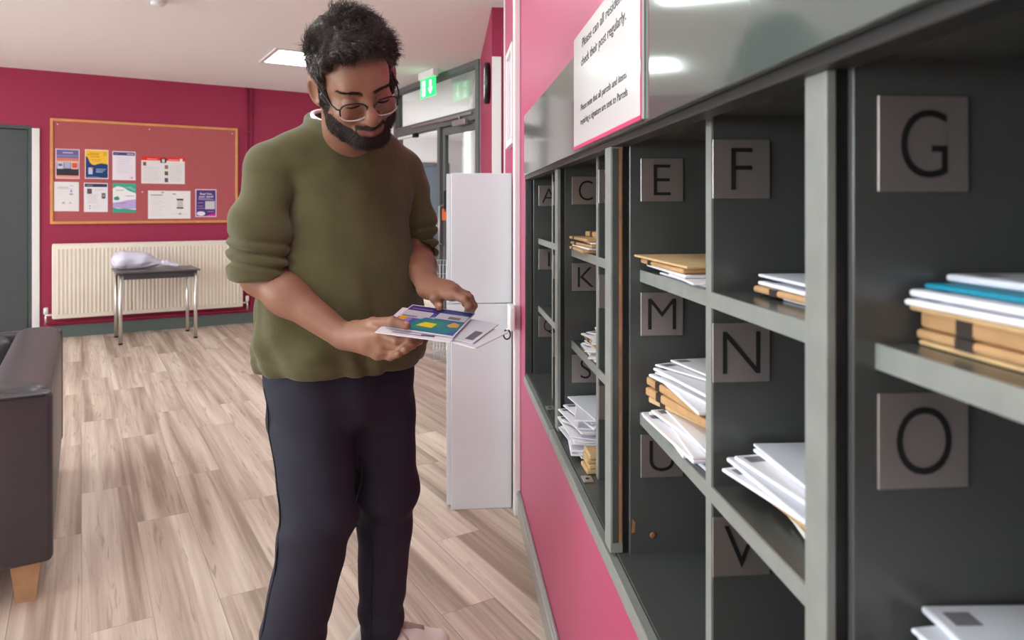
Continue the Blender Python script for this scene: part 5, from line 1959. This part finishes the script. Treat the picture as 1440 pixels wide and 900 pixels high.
thick = (.0004 + .0032 * sst(-uA, .055, .095) * sst(fA, .02, .06) + .002 * mous) * sst(bm, .1, .9)
keep = (bm[SQ] > .58).all(1)
used = np.unique(SQ[keep]); remap = np.full(len(SV), -1); remap[used] = np.arange(len(used))
BV = SV[used] + SN[used] * (thick[used] + .0003)[:, None]
BQ = remap[SQ[keep]]
beard = mesh_object('beard', BV, BQ, M['stubble'], man)
beard['label'] = 'short black beard with moustache'
w_ = bm[used]
ids = rng.choice(len(BV), 7000, p=w_ / w_.sum())
ids2 = rng.choice(np.nonzero(bm > .06)[0], 1500)
rt = np.concatenate([BV[ids] + rng.normal(size=(len(ids), 3)) * .0008, SV[ids2] + rng.normal(size=(len(ids2), 3)) * .001])
nn_ = np.concatenate([SN[used][ids], SN[ids2]])
dr = nn_ * .45 - HU * .75 + HF * .1 + rng.normal(size=rt.shape) * .22
dr /= np.linalg.norm(dr, axis=1, keepdims=True)
ll = np.concatenate([.0035 + .0045 * sst(-uA[used][ids], .05, .10), np.full(len(ids2), .003)]) * rng.uniform(.7, 1.3, len(rt))
strands('beard_strands', rt, dr, ll, .00045, M['beard'], beard, curl=.2, sink=.0015)['kind'] = 'stuff'

# ---- eyebrows and lashes, on the skin of the brow and the lids
front = np.nonzero((hv[:, 0] > .055) & (hv[:, 2] > -.03) & (hv[:, 2] < .06))[0]


def on_face(l, u):
    d2 = (hv[front, 1] - l) ** 2 + (hv[front, 2] - u) ** 2
    near = front[d2 < .0022 ** 2]
    if len(near) == 0: near = front[[int(np.argmin(d2))]]
    return near[int(np.argmax(hv[near, 0]))]


for sg in (-1, 1):
    n = 260
    t = rng.uniform(0, 1, n)
    l_ = sg * (.013 + .044 * t)
    u_ = .0235 + .009 * np.sin(t * 2.3) - .004 * t + rng.uniform(-.004, .004, n) * (1 - .55 * t)
    ix = [on_face(a, c) for a, c in zip(l_, u_)]
    d0 = HL * sg * .85 + HU * .12
    dr = d0[None, :] + SN[ix] * .12 + rng.normal(size=(n, 3)) * .13
    dr /= np.linalg.norm(dr, axis=1, keepdims=True)
    eb = strands('eyebrow', SV[ix] + SN[ix] * .0008, dr, rng.uniform(.007, .011, n), .00042, M['beard'], man, curl=.12, sink=.002)
    q = MB()
    pts = []
    for t in np.linspace(-1, 1, 13):
        i = on_face(sg * (.0335 + .0150 * t), -.0072 + .0022 * t * t + .001 * t)
        pts.append(Vector(SV[i] + SN[i] * .0006))
    q.tube(pts, [.0005] + [.0013] * 11 + [.0005], 6, M['beard'])
    q.build('eyelash', man)

# ---- glasses
gl = MB()
LC = (.1115, .0345, -.010)


def lens_pt(sg, t, k=1.0, df=0.0):
    c, s = math.cos(t), math.sin(t)
    a = abs(c) ** .72 * (1 if c >= 0 else -1); b = abs(s) ** .8 * (1 if s >= 0 else -1)
    l = sg * (LC[1] + .0275 * k * a)
    u = LC[2] + .0205 * k * b - .002 * a * (b < 0)
    return Vector(hp(LC[0] + df - 3.2 * (abs(l) ** 2) + 3.2 * .0345 ** 2 * .0 + .10 * (u - LC[2]), l, u))


for sg in (-1, 1):
    gl.tube([lens_pt(sg, t) for t in np.linspace(-.25, math.pi + .25, 22)], .0019, 8, M['black'])
bridge = [Vector(hp(.1115 - .001, l, -.004 + .004 * (1 - (l / .008) ** 2))) for l in np.linspace(-.0085, .0085, 7)]
gl.tube(bridge, .0019, 8, M['black'])
for sg in (-1, 1):
    c = lens_pt(sg, .25)
    gl.tube([c, Vector(hp(.095, sg * .0668, -.003)), Vector(hp(.075, sg * .0735, .000)), Vector(hp(.03, sg * .0800, .010)), Vector(hp(-.006, sg * .0835, .016)), Vector(hp(-.022, sg * .0825, .002)), Vector(hp(-.028, sg * .080, -.014))], [.0019, .0022, .0018, .0016, .0018, .0018, .0016], 8, M['black'])
glasses = gl.build('glasses', man)
glasses['label'] = 'dark half framed glasses with clear lower rims'
clear = mat('clear_acetate', (228, 222, 220), 0.12, spec=0.7, alpha=0.75)
lens_m = mat('lens_glass', (250, 250, 252), 0.0, trans=1.0, spec=0.3)
lens_m.node_tree.nodes['Principled BSDF'].inputs['IOR'].default_value = 1.03
for sg in (-1, 1):
    q = MB()
    q.tube([lens_pt(sg, t) for t in np.linspace(math.pi + .25, 2 * math.pi - .25, 18)], .0017, 8, clear)
    q.build('lower_rim', glasses)
    q = MB()
    q.raw([lens_pt(sg, t, .98) for t in np.linspace(0, 2 * math.pi, 29)[:-1]] + [lens_pt(sg, t, .98, .0012) for t in np.linspace(0, 2 * math.pi, 29)[:-1]],
          [tuple(range(27, -1, -1)), tuple(range(28, 56))] + [(i, (i + 1) % 28, 28 + (i + 1) % 28, 28 + i) for i in range(28)], lens_m, False)
    q.build('lens', glasses)

# =================================================================== THE PAPERS HE HOLDS
def held(name, label, w_, h_, dx, dy, dz, rot, base, shapes, cat, thick=.0012):
    c = PC + PX * dx + PY * dy + PN * dz
    r = math.radians(rot)
    ax = math.cos(r) * PX + math.sin(r) * PY
    T = frame(Vector(c), Vector(ax), Vector(np.cross(PN, ax)))
    q = MB().box((-w_ / 2, -h_ / 2, -thick), (w_ / 2, h_ / 2, 0), T, base, .0003, 1)
    for i, (pts, col) in enumerate(shapes):
        q.poly([((x - .5) * w_, (y - .5) * h_, .0002 + .00012 * i) for x, y in pts], T, C(*col))
    o = q.build(name, None, Vector(c))
    return tag(o, label, cat)


held('leaflet', 'colourful purple, blue and teal leaflet on top of the papers the man holds', .158, .196, .004, -.002, 0, 0, M['paper'], [
    (rect(.02, .03, .98, .97), (76, 96, 170)), (rect(.02, .74, .60, .97), (70, 52, 132)), ([(.58, .97), (.98, .97), (.98, .80), (.46, .78)], (64, 92, 176)), (rect(.02, .46, .44, .76), (206, 202, 216)), (rect(.52, .56, .97, .80), (206, 206, 216)), (rect(.70, .60, .88, .70), (120, 122, 132)),
    ([(.40, .54), (.98, .50), (.98, .26), (.86, .04), (.30, .04), (.28, .30)], (36, 132, 148)), ([(.46, .44), (.70, .46), (.74, .30), (.52, .10), (.34, .12)], (60, 150, 128)), (rect(.06, .30, .24, .46), (150, 132, 206)), ([(.05, .36), (.14, .34), (.18, .44), (.10, .5), (.04, .46)], (240, 178, 50)),
    ([(.38, .20), (.62, .18), (.64, .34), (.46, .36)], (246, 220, 40)), ([(.78, .34), (.84, .28), (.95, .32), (.94, .44), (.84, .48)], (226, 170, 90)), (rect(.05, .49, .28, .53), (126, 122, 150)), (rect(.08, .80, .40, .84), (140, 124, 190)), ([(.44, .52), (.54, .5), (.52, .58)], (190, 190, 230))], 'leaflet')
held('envelope', 'white envelope directly under the colourful leaflet in the man\'s hands', .165, .205, -.004, -.026, -.0035, 3, M['paper'], [
    (rect(.20, .06, .62, .09), (160, 140, 196)), (rect(.58, .07, .76, .13), (96, 90, 112))], 'envelope', .002)
held('envelope', 'broad white envelope fanned out to the right among the held papers', .19, .16, .044, -.008, -.0065, -8, M['paper2'], [(rect(.86, .1, .96, .5), (110, 110, 118))], 'envelope', .002)
held('envelope', 'lowest white envelope of the held papers, jutting out furthest right', .21, .145, .058, -.020, -.0100, -17, M['paper'], [(rect(.05, .04, .4, .1), (120, 120, 126))], 'envelope', .002)
